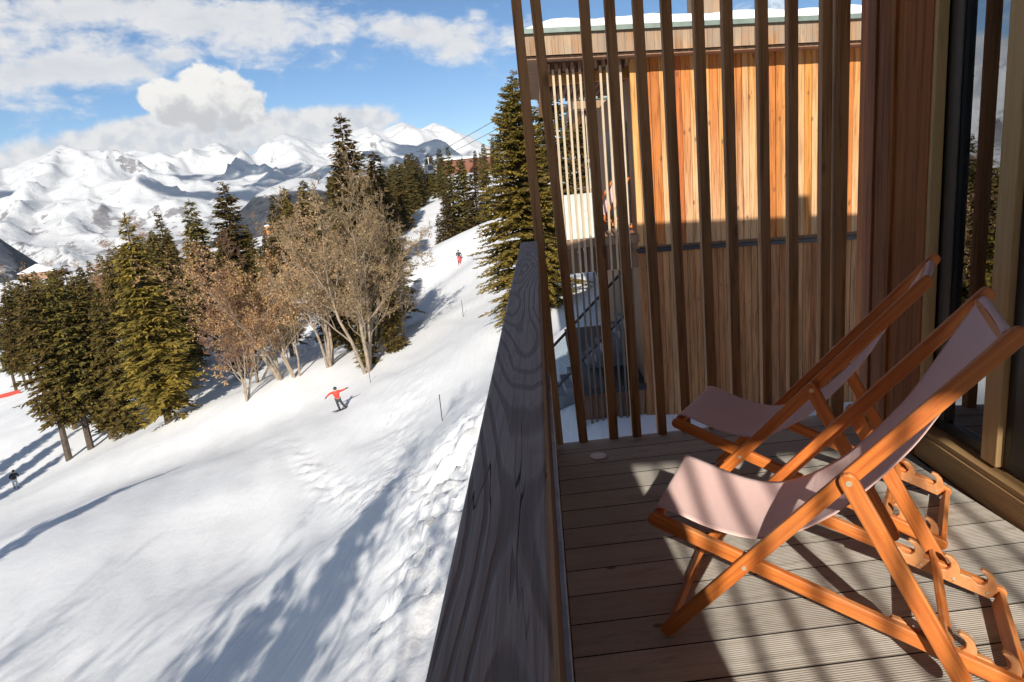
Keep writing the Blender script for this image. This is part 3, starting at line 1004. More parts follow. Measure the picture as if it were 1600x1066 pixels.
par = empty('balcony_parapet', (-0.066, 2.0, 0))
tag(par, 'dark weathered timber parapet with broad grained top rail on the open side', 'parapet')
def child(mb_, name, mt, parent, **kw):
    o_ = mb_.build(name, mt, None, **kw)
    o_.parent = parent
    o_.matrix_parent_inverse = Matrix.LocRotScale(parent.location, parent.rotation_euler, None).inverted()
    return o_
child(MB().box(-0.114, -0.0165, -3.4, 3.935, 1.10, 1.24), 'top_rail', M['rail'], par, bevel=0.004)
child(MB().box(-0.095, -0.024, -3.4, 3.93, 0.46, 1.098), 'wood_panel', M['brown_rail'], par)
child(MB().box(-0.085, -0.008, -3.4, 3.93, -0.14, 0.455), 'metal_panel', M['metal'], par, bevel=0.003)

SL_TOP = 3.4
slats = empty('slat_screen', (0.9, 4.02, 0))
tag(slats, 'open screen of brown upright slats closing the far end of the balcony', 'slat screen')
SL = [(0.0, 0.036), (0.10, 0.186), (0.357, 0.372), (0.49, 0.513), (0.64, 0.668), (0.79, 0.815), (0.962, 0.98), (1.115, 1.13), (1.305, 1.315), (1.468, 1.475), (1.655, 1.66)]
for i, (xt, xb) in enumerate(SL):                # right front edge at z=2.49 and at z=0
    y_ = 3.975+math.tan(BA)*xt*0.72
    dx = (xb-xt)/2.49
    wd = 0.054
    def xx(z_): return xb-dx*z_-wd
    zt, zb = SL_TOP, -0.22
    vs = [(xx(zb), y_, zb), (xx(zb)+wd, y_, zb), (xx(zb)+wd, y_+0.062, zb), (xx(zb), y_+0.062, zb),
          (xx(zt), y_, zt), (xx(zt)+wd, y_, zt), (xx(zt)+wd, y_+0.062, zt), (xx(zt), y_+0.062, zt)]
    s_ = MB().add(vs, [(0, 3, 2, 1), (4, 5, 6, 7), (0, 1, 5, 4), (1, 2, 6, 5), (2, 3, 7, 6), (3, 0, 4, 7)])
    child(s_, 'slat', M['slat'], slats, bevel=0.003)
child(MB().box(1.685, 1.752, 4.10, 4.19, -0.22, SL_TOP), 'corner_post', M['slat'], slats, bevel=0.003)

# second screen behind the camera: its shadow stripes lie on the deck
back = empty('slat_screen', (0.9, -4.0, 0))
tag(back, 'brown slat screen with an added shadow panel at the near end of the balcony', 'slat screen')
for i in range(14):
    x_ = 0.06+i*0.160+(0.025 if i % 3 == 1 else 0)
    child(MB().box(x_, x_+0.036, -4.03, -3.99, -0.2, 3.95), 'slat', M['slat'], back)
pp = MB()  # added unseen panel, slanted to shape the shadow edge on the deck
pp.prism([(-0.55, 0), (0.53, 0), (0.53, 0.65), (0.10, 3.0), (-0.55, 3.0)], (0, -0.62, 0), (1, 0, 0), (0, 0, 1), (0, 0.03, 0))
child(pp, 'shadow_panel', M['brown_rail'], back)

d_ = MB()
d_.tube([(0, 0, 0), (0, 0, 0.006)], 0.046, 28)
disc = d_.build('white_disc', M['disc'], bevel=0.001)
disc.location = (0.227, 3.75, 0.002)
tag(disc, 'small round white disc lying flat on the dark deck boards near the slats', 'disc')

# ------------------------------------------------------------------ our lodge: facade, window wall, roof
lodge = empty('timber_lodge', (1.9, 0, 0))
tag(lodge, 'brown timber lodge wall with tall sliding windows beside the deck chairs', 'building')
wb = MB()
yy = 3.55
widths = [0.235, 0.115, 0.10, 0.11, 0.105, 0.11]
for k, wd in enumerate(widths):
    off = 0.0 if k == 0 else (0.012 if k % 2 else 0.0)
    wb.box(1.892+off, 1.912, yy+0.003, yy+wd-0.003, -0.2, 3.5)
    yy += wd
child(wb, 'wall_cladding', M['clad'], lodge, bevel=0.003)
child(MB().box(1.925, 2.2, 3.72, yy-0.002, -0.2, 3.5), 'wall_core', M['black'], lodge)
bl = MB()
bl.box(2.23, 9.0, 4.0, 4.35, -9, 3.5)
bl.box(1.97, 9.0, -3.4, -3.0, -9, 3.5)
bl.box(0.3, 9.0, -3.3, 3.6, -9.5, -0.6)
child(bl, 'wall', M['clad'], lodge)
rf = MB()
rf.prism([(-0.55, 0), (9, 0), (9, 1.93), (1.6, 1.93), (-0.55, 1.4)], (0, -3.15, 3.5), (1, 0, 0), (0, 0, 1), (0, 7.85, 0))
rfo = child(rf, 'roof', M['ceiling'], lodge)
fin = MB()
fin.box(4.72, 5.12, 3.5, 4.4, 5.44, 6.0)
co_ = fin.build('chimney', M['metal'])
co_.parent = rfo

# window wall
win = MB()
win.box(1.898, 1.951, 3.522, 3.551, 0.150, 3.5)
child(win, 'door_jamb', M['light_wood'], lodge, bevel=0.004)
sl_ = MB()
sl_.box(1.887, 1.955, -3.0, 3.548, -0.03, 0.105)
so = child(sl_, 'threshold', M['sill_wood'], lodge, bevel=0.004)
s2 = MB()
s2.prism([(0, 0), (0.17, 0), (0.17, 0.042), (0.0, 0.026)], (1.893, -3.0, 0.109), (1, 0, 0), (0, 0, 1), (0, 6.548, 0))
o2 = s2.build('threshold_strip', M['sill_wood'], bevel=0.002)
o2.parent = so


def door(name, ya, yb, stile, fw=0.15):
    """sliding leaf between ya (near) and yb (far)"""
    fr_ = MB()
    fr_.box(1.955, 2.03, yb-fw, yb, 0.15, 3.5)
    fr_.box(1.955, 2.03, ya, ya+0.04, 0.15, 3.5)
    fr_.box(1.958, 2.03, ya+0.04, yb-fw, 0.15, 0.205)
    d0 = child(fr_, name, M['black'], lodge)
    g_o = MB().box(1.974, 1.980, ya+0.04, yb-fw, 0.205, 3.5).build('glass', M['glass'])
    g_o.parent = d0
    b_ = MB().box(1.944, 1.954, yb-fw+0.003, yb-fw+0.085, 0.206, 3.5).build('inner_frame', M['brown_frame'], bevel=0.003)
    b_.parent = d0
    if stile:
        w_ = MB().box(1.925, 1.99, ya-0.085, ya+0.025, 0.152, 3.5).build('stile', M['light_wood'], bevel=0.005)
        w_.parent = d0


door('sliding_door', 3.035, 3.521, True, 0.123)
door('sliding_door', 1.30, 2.945, True)
door('sliding_door', -3.0, 1.21, False)
cu = MB()
vs, fs = [], []
for i in range(40):
    y_ = 1.6+i*(1.75/39)
    x_ = 2.17+0.028*math.sin(i*1.35)+0.012*math.sin(i*0.47)
    vs += [(x_, y_, 0.12), (x_+0.004, y_, 3.45)]
    if i:
        fs.append((2*i-2, 2*i, 2*i+1, 2*i-1))
cu.add(vs, fs)
cur = cu.build('curtain', M['curtain'], smooth=True)
tag(cur, 'grey curtain hanging in folds behind the window glass', 'curtain')
rm_ = MB()
rm_.box(2.1, 7.0, -3.0, 3.55, 0.0, 0.1)
rm_.box(6.9, 7.0, -3.0, 3.55, 0.1, 3.5)
rm_.box(2.25, 6.9, 3.55, 3.95, 0.1, 3.5)
child(rm_, 'interior', M['interior'], lodge)

# ------------------------------------------------------------------ deck chairs
PB, PP, PT, PF, PR, PS = (0.277, 0.322), (0.573, 0.663), (0.953, 1.100), (-0.030, 0.434), (1.047, 0.050), (0.880, 0.075)
CW = 0.582


def V3(Lz, w_):
    return (Lz[0], w_, Lz[1])


def make_chair():
    root = empty('deck_chair')
    def rail(p, q, w0, thick, ht, round_ends=True):
        p, q = np.array(p), np.array(q)
        d = (q-p)/np.linalg.norm(q-p)
        n = np.array([-d[1], d[0]])
        poly = []
        h = ht/2
        L = np.linalg.norm(q-p)
        c = h*0.9
        for a in (210, 240, 270):
            poly.append(p+d*(c+c*math.cos(R(a)))+n*(h*math.sin(R(a))))
        for a in (270, 300, 330, 360, 30, 60, 90):
            poly.append(p+d*(L-c+c*math.cos(R(a)))+n*(h*math.sin(R(a))))
        for a in (90, 120, 150, 180):
            poly.append(p+d*(c+c*math.cos(R(a)))+n*(h*math.sin(R(a))))
        return [tuple(v_) for v_ in poly], w0, thick

    def put(mb_, poly, w0, thick):
        mb_.prism(poly, (0, w0, 0), (1, 0, 0), (0, 0, 1), (0, thick, 0))
    # back frame: two long rails, a top bar and a foot bar
    foot = (0.004, 0.016)
    for w0 in (0.0, CW-0.026):
        a = MB()
        put(a, *rail(foot, (PT[0]+0.012, PT[1]+0.014), w0, 0.026, 0.047))
        rr = a.build('back_rail', M['chair_back'], root, bevel=0.005)
        for q in (PB, PP):
            bt = MB()
            s_ = -1 if w0 == 0 else 1
            yb = w0 if w0 == 0 else w0+0.026
            bt.tube([(q[0], yb, q[1]), (q[0], yb+s_*0.003, q[1])], 0.0075, 12)
            bt.build('bolt', M['steel'], rr)
    a = MB()
    a.bar((0.020, 0.026, 0.034), (0.020, CW-0.026, 0.034), (0.65, 0, 0.76), 0.018, 0.046)
    a.build('foot_bar', M['chair'], root, bevel=0.003)
    a = MB()
    a.tube([(PT[0]-0.022, 0.02, PT[1]-0.026), (PT[0]-0.022, CW-0.02, PT[1]-0.026)], 0.016, 12)
    a.build('top_bar', M['chair'], root, smooth=False)
    # seat frame with notch hooks
    i0, i1 = 0.030, CW-0.056
    d = np.array(PR)-np.array(PF)
    Ls = np.linalg.norm(d)
    d /= Ls
    n = np.array([-d[1], d[0]])
    for w0 in (i0, i1):
        a = MB()
        put(a, *rail((PF[0]-0.01, PF[1]+0.003), (PR[0]+0.012, PR[1]-0.002), w0, 0.026, 0.047))
        sr = a.build('seat_rail', M['chair_seat'], root, bevel=0.005)
        for Lh in (0.745, 0.855, 0.965):
            hk = MB()
            tpos = (Lh-PF[0])/d[0]
            o_ = np.array(PF)+d*tpos+n*0.010
            # hook profile in (along, up): plate, throat and a curling finger
            pf = [(-0.075, -0.030), (0.052, -0.030), (0.060, 0.006), (0.052, 0.030), (0.036, 0.050), (0.014, 0.062), (-0.006, 0.063), (-0.012, 0.056),
                  (0.004, 0.050), (0.018, 0.040), (0.024, 0.024), (0.016, 0.008), (0.0, 0.004), (-0.012, 0.010), (-0.022, 0.018), (-0.060, 0.016)]
            poly = [tuple(o_+d*u+n*v_) for u, v_ in pf]
            ww = w0+0.026 if w0 == i0 else w0-0.020
            hk.prism(poly, (0, ww, 0), (1, 0, 0), (0, 0, 1), (0, 0.020, 0))
            hk.build('notch_hook', M['hook'], sr, bevel=0.003)
        for Lh in (0.70, 0.80, 0.90, 1.0):
            sc = MB()
            tpos = (Lh-PF[0])/d[0]
            o_ = np.array(PF)+d*tpos
            wy = w0+0.047 if w0 == i0 else w0-0.020
            sg = 1 if w0 == i0 else -1
            sc.tube([(o_[0], wy, o_[1]), (o_[0], wy+sg*0.0025, o_[1])], 0.005, 10)
            sc.build('bolt', M['steel'], sr)
    a = MB()
    a.tube([(PF[0]+0.018, i0+0.01, PF[1]-0.004), (PF[0]+0.018, i1+0.016, PF[1]-0.004)], 0.016, 12)
    a.build('front_bar', M['chair'], root)
    a = MB()
    a.bar((PR[0]-0.012, i0+0.026, PR[1]-0.012), (PR[0]-0.012, i1, PR[1]-0.012), (0.35, 0, 0.93), 0.020, 0.060)
    a.build('rear_bar', M['chair'], root, bevel=0.003)
    # strut that drops into the middle notch
    ds = np.array(PS)-np.array(PP)
    ds /= np.linalg.norm(ds)
    for w0 in (-0.027, CW+0.001):
        a = MB()
        put(a, *rail(np.array(PP)-ds*0.028, np.array(PS)+ds*0.012, w0, 0.025, 0.052))
        st = a.build('strut', M['chair_strut'], root, bevel=0.006)
        bt = MB()
        yb = w0 if w0 < 0 else w0+0.025
        s_ = -1 if w0 < 0 else 1
        bt.tube([(PP[0], yb, PP[1]), (PP[0], yb+s_*0.003, PP[1])], 0.009, 12)
        bt.build('bolt', M['steel'], st)
    a = MB()
    q = np.array(PS)-ds*0.075
    a.bar((q[0], -0.002, q[1]), (q[0], CW+0.001, q[1]), (ds[0], 0, ds[1]), 0.018, 0.048)
    a.build('strut_bar', M['chair'], root, bevel=0.003)
    # canvas sling
    prof_ = [(-0.030, 0.432), (-0.022, 0.456), (0.0, 0.461), (0.06, 0.443), (0.147, 0.412), (0.235, 0.394), (0.30, 0.391), (0.365, 0.405), (0.44, 0.442), (0.51, 0.492), (0.563, 0.538), (0.629, 0.612), (0.69, 0.688), (0.745, 0.765),
             (0.80, 0.862), (0.86, 0.973), (0.912, 1.066), (0.932, 1.096), (0.948, 1.092), (0.952, 1.072)]
    # densify
    dn = []
    for i in range(len(prof_)-1):
        for k in range(4):
            t_ = k/4
            p0, p1, p2, p3 = [np.array(prof_[max(0, min(len(prof_)-1, j))]) for j in (i-1, i, i+1, i+2)]
            dn.append(0.5*((2*p1)+(-p0+p2)*t_+(2*p0-5*p1+4*p2-p3)*t_*t_+(-p0+3*p1-3*p2+p3)*t_**3))
    dn.append(np.array(prof_[-1]))
    nw = 16
    vs, fs = [], []
    for i, p in enumerate(dn):
        s = i/(len(dn)-1)
        wa, wb_ = 0.060, CW-0.060
        for k in range(nw+1):
            u_ = k/nw
            sag = -0.016*math.sin(math.pi*u_)*math.sin(math.pi*min(1, max(0, s)))
            edge_in = 0.012*math.sin(math.pi*s)*(1 if u_ < 0.5 else -1)*(abs(u_-0.5)*2)**4
            vs.append((p[0], wa+(wb_-wa)*u_+edge_in, p[1]+sag))
    for i in range(len(dn)-1):
        for k in range(nw):
            fs.append((i*(nw+1)+k, i*(nw+1)+k+1, (i+1)*(nw+1)+k+1, (i+1)*(nw+1)+k))
    c_ = MB().add(vs, fs).build('canvas', M['canvas'], root, smooth=True)
    so_ = c_.modifiers.new('thick', 'SOLIDIFY')
    so_.thickness = 0.0022
    return root


chair = make_chair()
chair.location = (0.308, 2.136, 0.0)
chair.rotation_euler = (0, 0, -0.427)
tag(chair, 'nearer pink canvas deck chair with its sunlit orange frame in front', 'deck chair', 'pink deck chairs on the balcony')
chair2 = copy_tree(chair)
chair2.location = (0.551, 3.024, 0.0)
chair2.rotation_euler = (0, 0, -0.541)
tag(chair2, 'farther pink canvas deck chair standing in shade close to the slat screen', 'deck chair', 'pink deck chairs on the balcony')

# ------------------------------------------------------------------ neighbouring lodge
NA = R(5.6)
ne = np.array([math.cos(NA), math.sin(NA), 0])
nn = np.array([-math.sin(NA), math.cos(NA), 0])


class NB(MB):
    """boxes given in the neighbour's own axes: u along its end wall, v deeper, z up; local to its base"""
    def ub(s, u0, u1, v0, v1, z0, z1):
        return s.box(u0, u1, v0, v1, z0, z1)


def make_neighbour(full=True):
    root = empty('timber_lodge')
    def P_(mb_, name, mt, **kw):
        return mb_.build(name, mt, root, **kw)
    # upper and lower board walls: boards of uneven width with small gaps and depth steps
    rs = random.Random(5)
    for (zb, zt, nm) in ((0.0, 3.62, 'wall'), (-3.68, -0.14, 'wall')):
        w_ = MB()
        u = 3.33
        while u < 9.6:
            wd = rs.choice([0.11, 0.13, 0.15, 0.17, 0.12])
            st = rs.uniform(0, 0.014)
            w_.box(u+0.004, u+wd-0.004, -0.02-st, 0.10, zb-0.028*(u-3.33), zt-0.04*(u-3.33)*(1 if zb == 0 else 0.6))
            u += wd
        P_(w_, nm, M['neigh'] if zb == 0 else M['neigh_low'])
    c_ = MB()
    c_.box(3.36, 12.0, 0.02, 9.0, -3.6, 3.3)
    P_(c_, 'wall_core', M['brown_board'])
    b_ = MB()
    b_.box(3.42, 12.0, 0.06, 9.0, -7.5, -3.6)
    P_(b_, 'base', M['blue_base'])
    # gutter band between the storeys
    g_ = MB()
    g_.frame_box((3.30, -0.10, -0.115), (6.4, 0, -0.24), (0, 0.12, 0), (0, 0, 0.07))
    P_(g_, 'drip_band', M['dark_metal'])
    # roof
    r_ = MB()
    sl2 = -0.036
    r_.frame_box((1.30, -0.55, 3.95), (11, 0, 11*sl2), (0, 10.2, 0.5), (0, 0, 0.16))
    ro = P_(r_, 'roof', M['brown_board'])
    f_ = MB()
    u = 1.34
    while u < 11:
        wd = rs.choice([0.10, 0.12, 0.14])
        f_.frame_box((u+0.002, -0.58-rs.uniform(0, .006), 3.70+(u-1.3)*sl2), (wd-0.004, 0, (wd-0.004)*sl2), (0, 0.03, 0), (0, 0, 0.36))
        u += wd
    vv = -0.55
    while vv < 9:
        f_.frame_box((1.31, vv, 3.70), (0.028, 0, 0), (0, 0.12, 0.006), (0, 0, 0.36))
        vv += 0.124
    fo = f_.build('fascia', M['fascia'], ro)
    gt = MB()
    gt.frame_box((1.24, -0.66, 4.065), (11, 0, 11*sl2), (0, 0.14, 0), (0, 0, 0.085))
    gt.build('gutter', M['gutter'], ro)
    sn = MB()
    na = 40
    # rounded snow layer
    for lay in range(1):
        vs, fs = [], []
        rows = [(-0.60, 0.0), (-0.60, 0.10), (-0.48, 0.19), (0.2, 0.26), (3, 0.50), (9.3, 0.85)]
        for v_, h_ in rows:
            for k in range(na+1):
                u_ = 1.36+k*(10.6/na)
                lf = min(1.0, (k+0.25)/2.2)
                vs.append((u_, v_, 4.13+(u_-1.3)*sl2+h_*lf+0.018*math.sin(k*0.9)+0.012*math.sin(k*2.3)))
        for i in range(len(rows)-1):
            for k in range(na):
                fs.append((i*(na+1)+k, i*(na+1)+k+1, (i+1)*(na+1)+k+1, (i+1)*(na+1)+k))
        sn.add(vs, fs)
    sn.build('snow_cover', M['roof_snow'], ro, smooth=True)
    sf = MB()
    sf.frame_box((1.35, -0.50, 3.64), (9, 0, 9*sl2), (0, 9.0, 0.2), (0, 0, 0.05))
    sf.build('soffit', M['brown_board'], ro)
    cm = MB()
    cm.box(5.0, 5.7, 1.6, 2.3, 4.0, 5.35)
    cm.box(4.9, 5.8, 1.5, 2.4, 5.35, 5.42)
    cm.build('chimney', M['fascia'], ro)
    cm = MB()
    cm.box(6.9, 7.4, 2.6, 3.1, 4.0, 5.5)
    cm.build('chimney', M['metal'], ro)
    # balcony of the upper floor: slab, end slats, panel
    s_ = MB()
    s_.box(1.85, 3.36, -0.04, 6.0, 0.09, 0.25)
    P_(s_, 'balcony_slab', M['brown_board'])
    s_ = MB()
    s_.box(1.85, 3.36, -0.04, 6.0, -3.02, -2.88)
    P_(s_, 'slab', M['dark_metal'])
    bm_ = MB()
    bm_.box(1.62, 3.33, 0.25, 0.42, 3.26, 3.46)
    bm_.box(1.62, 1.80, 0.42, 8.0, 3.26, 3.46)
    P_(bm_, 'beam', M['orange_beam'])
    jz = MB()
    for k in range(12):
        jz.box(1.60+k*0.15, 1.66+k*0.15, -0.1, 6, 3.47, 3.60)
    P_(jz, 'rafter', M['brown_board'])
    us = [1.84, 1.965, 2.11, 2.225, 2.355, 2.46, 2.60, 2.745, 2.875, 3.0, 3.13]
    for k, u in enumerate(us):
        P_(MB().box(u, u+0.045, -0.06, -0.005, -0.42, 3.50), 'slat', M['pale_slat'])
        P_(MB().box(u+0.02, u+0.06, -0.062, -0.006, -3.72, -0.43), 'slat', M['shaded_slat'])
    pn = MB()
    for k in range(5):
        pn.box(1.90+k*0.125, 1.90+k*0.125+0.118, 0.10, 0.12, 0.26, 1.15)
    P_(pn, 'balcony_panel', M['grey_panel'])
    bb = MB()
    for k in range(12):
        bb.box(1.86+k*0.122, 1.86+k*0.122+0.116, 0.02, 0.05, -0.42, 0.085)
    P_(bb, 'skirt_board', M['brown_board'])
    bb = MB()
    for k in range(12):
        bb.box(1.86+k*0.122, 1.86+k*0.122+0.116, 0.02, 0.05, -3.58, -3.03)
    P_(bb, 'skirt_board', M['brown_board'])
    ww = MB()
    ww.box(3.30, 3.345, 1.0, 2.6, 0.25, 2.5)
    ww.box(3.30, 3.345, 3.2, 4.8, 0.25, 2.5)
    P_(ww, 'window', M['black'])
    # the depth of the house runs parallel to the balcony rails, skew to its end wall
    def skew(o_):
        for ch in o_.children:
            for v_ in ch.data.vertices:
                v_.co.x, v_.co.y = v_.co.x+v_.co.y*math.sin(NA), v_.co.y*math.cos(NA)
            skew(ch)
    skew(root)
    return root


nb = make_neighbour()
nb.location = tuple(nn*14.0)
nb.rotation_euler = (0, 0, NA)
tag(nb, 'sunlit larch lodge under a snowy roof just beyond the slat screen', 'building')
nb2 = copy_tree(nb)
nb2.location = tuple(nn*32.0+ne*3.7+np.array([0, 0, 0.5]))
nb2.rotation_euler = (0, 0, NA)
tag(nb2, 'second snow roofed larch lodge seen far behind the first through its slats', 'building')

# outdoor stair behind the neighbour's lower slats
st = empty('outdoor_stair', tuple(nn*15.5+ne*2.0+np.array([0, 0, -4.0])), NA)
tag(st, 'grey concrete outdoor stair with glass side rising behind the lower slats', 'stair')
sm = MB()
for k in range(14):
    sm.box(-0.55+k*0.19, -0.55+(k+1)*0.19, 0.0, 1.2, -2.5, 0.35+k*0.175)
sm.build('steps', M['concrete'], st)
gp = MB()
gp.frame_box((-0.6, -0.05, 0.55), (2.66, 0, 2.45), (0, 0.012, 0), (0, 0, 0.95))
gp.build('glass_side', M['bal_glass'], st)
hr = MB()
hr.bar((-0.65, -0.045, 1.52), (2.1, -0.045, 4.05), (0, 0, 1), 0.05, 0.06)
hr.bar((-0.65, -0.045, 0.52), (2.1, -0.045, 3.05), (0, 0, 1), 0.03, 0.04)
hr.build('handrail', M['dark_metal'], st)
# orange folding chair on the neighbour's balcony
for k, (uu, vv_, rz_, lb) in enumerate([(2.55, 0.55, 0.5, 'orange framed deck chair on the far balcony behind pale slats, next to the grey panel'), (2.72, 1.7, 0.1, 'second orange framed deck chair further back on the far balcony')]):
    c3 = copy_tree(chair)
    c3.location = tuple(nn*(14.0+vv_)+ne*uu+np.array([0, 0, 0.25]))
    c3.rotation_euler = (0, 0, rz_)
    tag(c3, lb, 'deck chair', 'deck chairs on the far balcony')

# ------------------------------------------------------------------ trees
def mesh_np(name, V, Fc, mt, parent=None):
    me = bpy.data.meshes.new(name)
    V = np.asarray(V, np.float32)
    Fc = np.asarray(Fc, np.int32)
    k = Fc.shape[1]
    me.vertices.add(len(V))
    me.vertices.foreach_set('co', V.ravel())
    me.loops.add(Fc.size)
    me.loops.foreach_set('vertex_index', Fc.ravel())
    me.polygons.add(len(Fc))
    me.polygons.foreach_set('loop_start', np.arange(0, Fc.size, k, dtype=np.int32))
    me.update(calc_edges=True)
    me.materials.append(mt)
    o_ = bpy.data.objects.new(name, me)
    COL.objects.link(o_)
    if parent:
        o_.parent = parent
    return o_


def spray_quads(P0, D, L, Wd, U):
    """flat pointed needle sprays: start P0, direction D, length L, width Wd, up U"""
    sd = np.cross(D, U)
    sd /= (np.linalg.norm(sd, axis=1, keepdims=True)+1e-9)
    a = P0
    b_ = P0+D*L[:, None]*0.45+sd*Wd[:, None]*0.5
    c_ = P0+D*L[:, None]
    d_ = P0+D*L[:, None]*0.45-sd*Wd[:, None]*0.5
    V = np.stack([a, b_, c_, d_], 1).reshape(-1, 3)
    n = len(P0)
    Fc = np.arange(n*4).reshape(n, 4)
    return V, Fc


def make_spruce(name, h, r, seed, bare=0.06, dens=1.0, needle='needles', ragged=0.25, power=0.8, spray=0.42, extra=0):
    rg = np.random.default_rng(seed)
    root = empty(name)
    tr_ = MB()
    k = 9
    lean = rg.uniform(-0.01, 0.01, 2)
    pts = [(lean[0]*h*(i/k)**2, lean[1]*h*(i/k)**2, h*i/k-0.4*(i == 0)) for i in range(k+1)]
    tr_.tube(pts, [max(0.015, (0.017*h)*(1-i/k)**0.9) for i in range(k+1)], 7)
    P0, D, L, Wd, U = [], [], [], [], []
    step = 0.30/dens
    zz = bare*h
    while zz < h*0.985:
        t = zz/h
        tt = (t-bare)/(1-bare)
        env = r*(1-tt)**power*min(1.0, 0.55+tt*3.0)
        nb_ = int(rg.integers(5, 8)+extra if tt < 0.85 else 4+extra)
        a0 = rg.uniform(0, 6.28)
        for j in range(nb_):
            az_ = a0+j*6.283/nb_+rg.uniform(-0.35, 0.35)
            bl_ = env*rg.uniform(1-ragged*1.4, 1+ragged*0.7)+0.12
            if rg.random() < 0.07:
                bl_ *= 0.45
            dh = np.array([math.cos(az_), math.sin(az_), 0])
            up0 = 0.30*tt-0.10+rg.uniform(-0.16, 0.16)
            droop = (0.42-0.30*tt)
            base = np.array([0, 0, zz+rg.uniform(-0.34, 0.34)])
            ns = max(3, int(bl_/(0.20/dens)))
            side = np.array([-dh[1], dh[0], 0])
            if bl_ > 1.0 and tt < 0.9:
                q = [base+dh*bl_*s+np.array([0, 0, up0*bl_*s-droop*bl_*s*s+0.18*bl_*s**3]) for s in (0, 0.5, 0.9)]
                tr_.tube(q, [0.028+0.008*bl_, 0.02, 0.008], 3, False)
            for i in range(ns):
                s = (i+0.7)/ns
                p = base+dh*bl_*s+np.array([0, 0, up0*bl_*s-droop*bl_*s*s+0.18*bl_*s**3])
                tw = spray*(0.55+0.75*math.sin(math.pi*min(1, s*0.85+0.12)))*min(1.0, 0.45+bl_*0.5)
                for sgn in (-1, 1):
                    dd = dh*rg.uniform(0.35, 0.9)+side*sgn*rg.uniform(0.5, 1.0)+np.array([0, 0, rg.uniform(-0.55, 0.12)])
                    P0.append(p)
                    D.append(dd/np.linalg.norm(dd))
                    L.append(tw*rg.uniform(0.7, 1.35))
                    Wd.append(tw*rg.uniform(0.30, 0.48))
                    U.append((rg.uniform(-0.6, 0.6), rg.uniform(-0.6, 0.6), 1))
                dd = dh*0.9+np.array([0, 0, rg.uniform(-1.1, 0.25)])+side*rg.uniform(-0.3, 0.3)
                P0.append(p)
                D.append(dd/np.linalg.norm(dd))
                L.append(tw*rg.uniform(0.6, 1.1))
                Wd.append(tw*rg.uniform(0.28, 0.45))
                U.append((rg.uniform(-1, 1), rg.uniform(-1, 1), 0.6))
        zz += step*rg.uniform(0.8, 1.25)*(1.0 if tt < 0.7 else 0.75)
    # leader
    for i in range(14):
        a_ = rg.uniform(0, 6.28)
        P0.append((0, 0, h*(0.955+0.04*rg.random())))
        dd = np.array([math.cos(a_)*0.5, math.sin(a_)*0.5, rg.uniform(0.5, 1.3)])
        D.append(dd/np.linalg.norm(dd))
        L.append(0.28)
        Wd.append(0.08)
        U.append((1, 0.3, 0.2))
    V, Fc = spray_quads(np.array(P0), np.array(D), np.array(L), np.array(Wd), np.array(U))
    tr_.build('trunk', M['bark'], root)
    mesh_np('crown', V, Fc, M[needle], root)
    return root


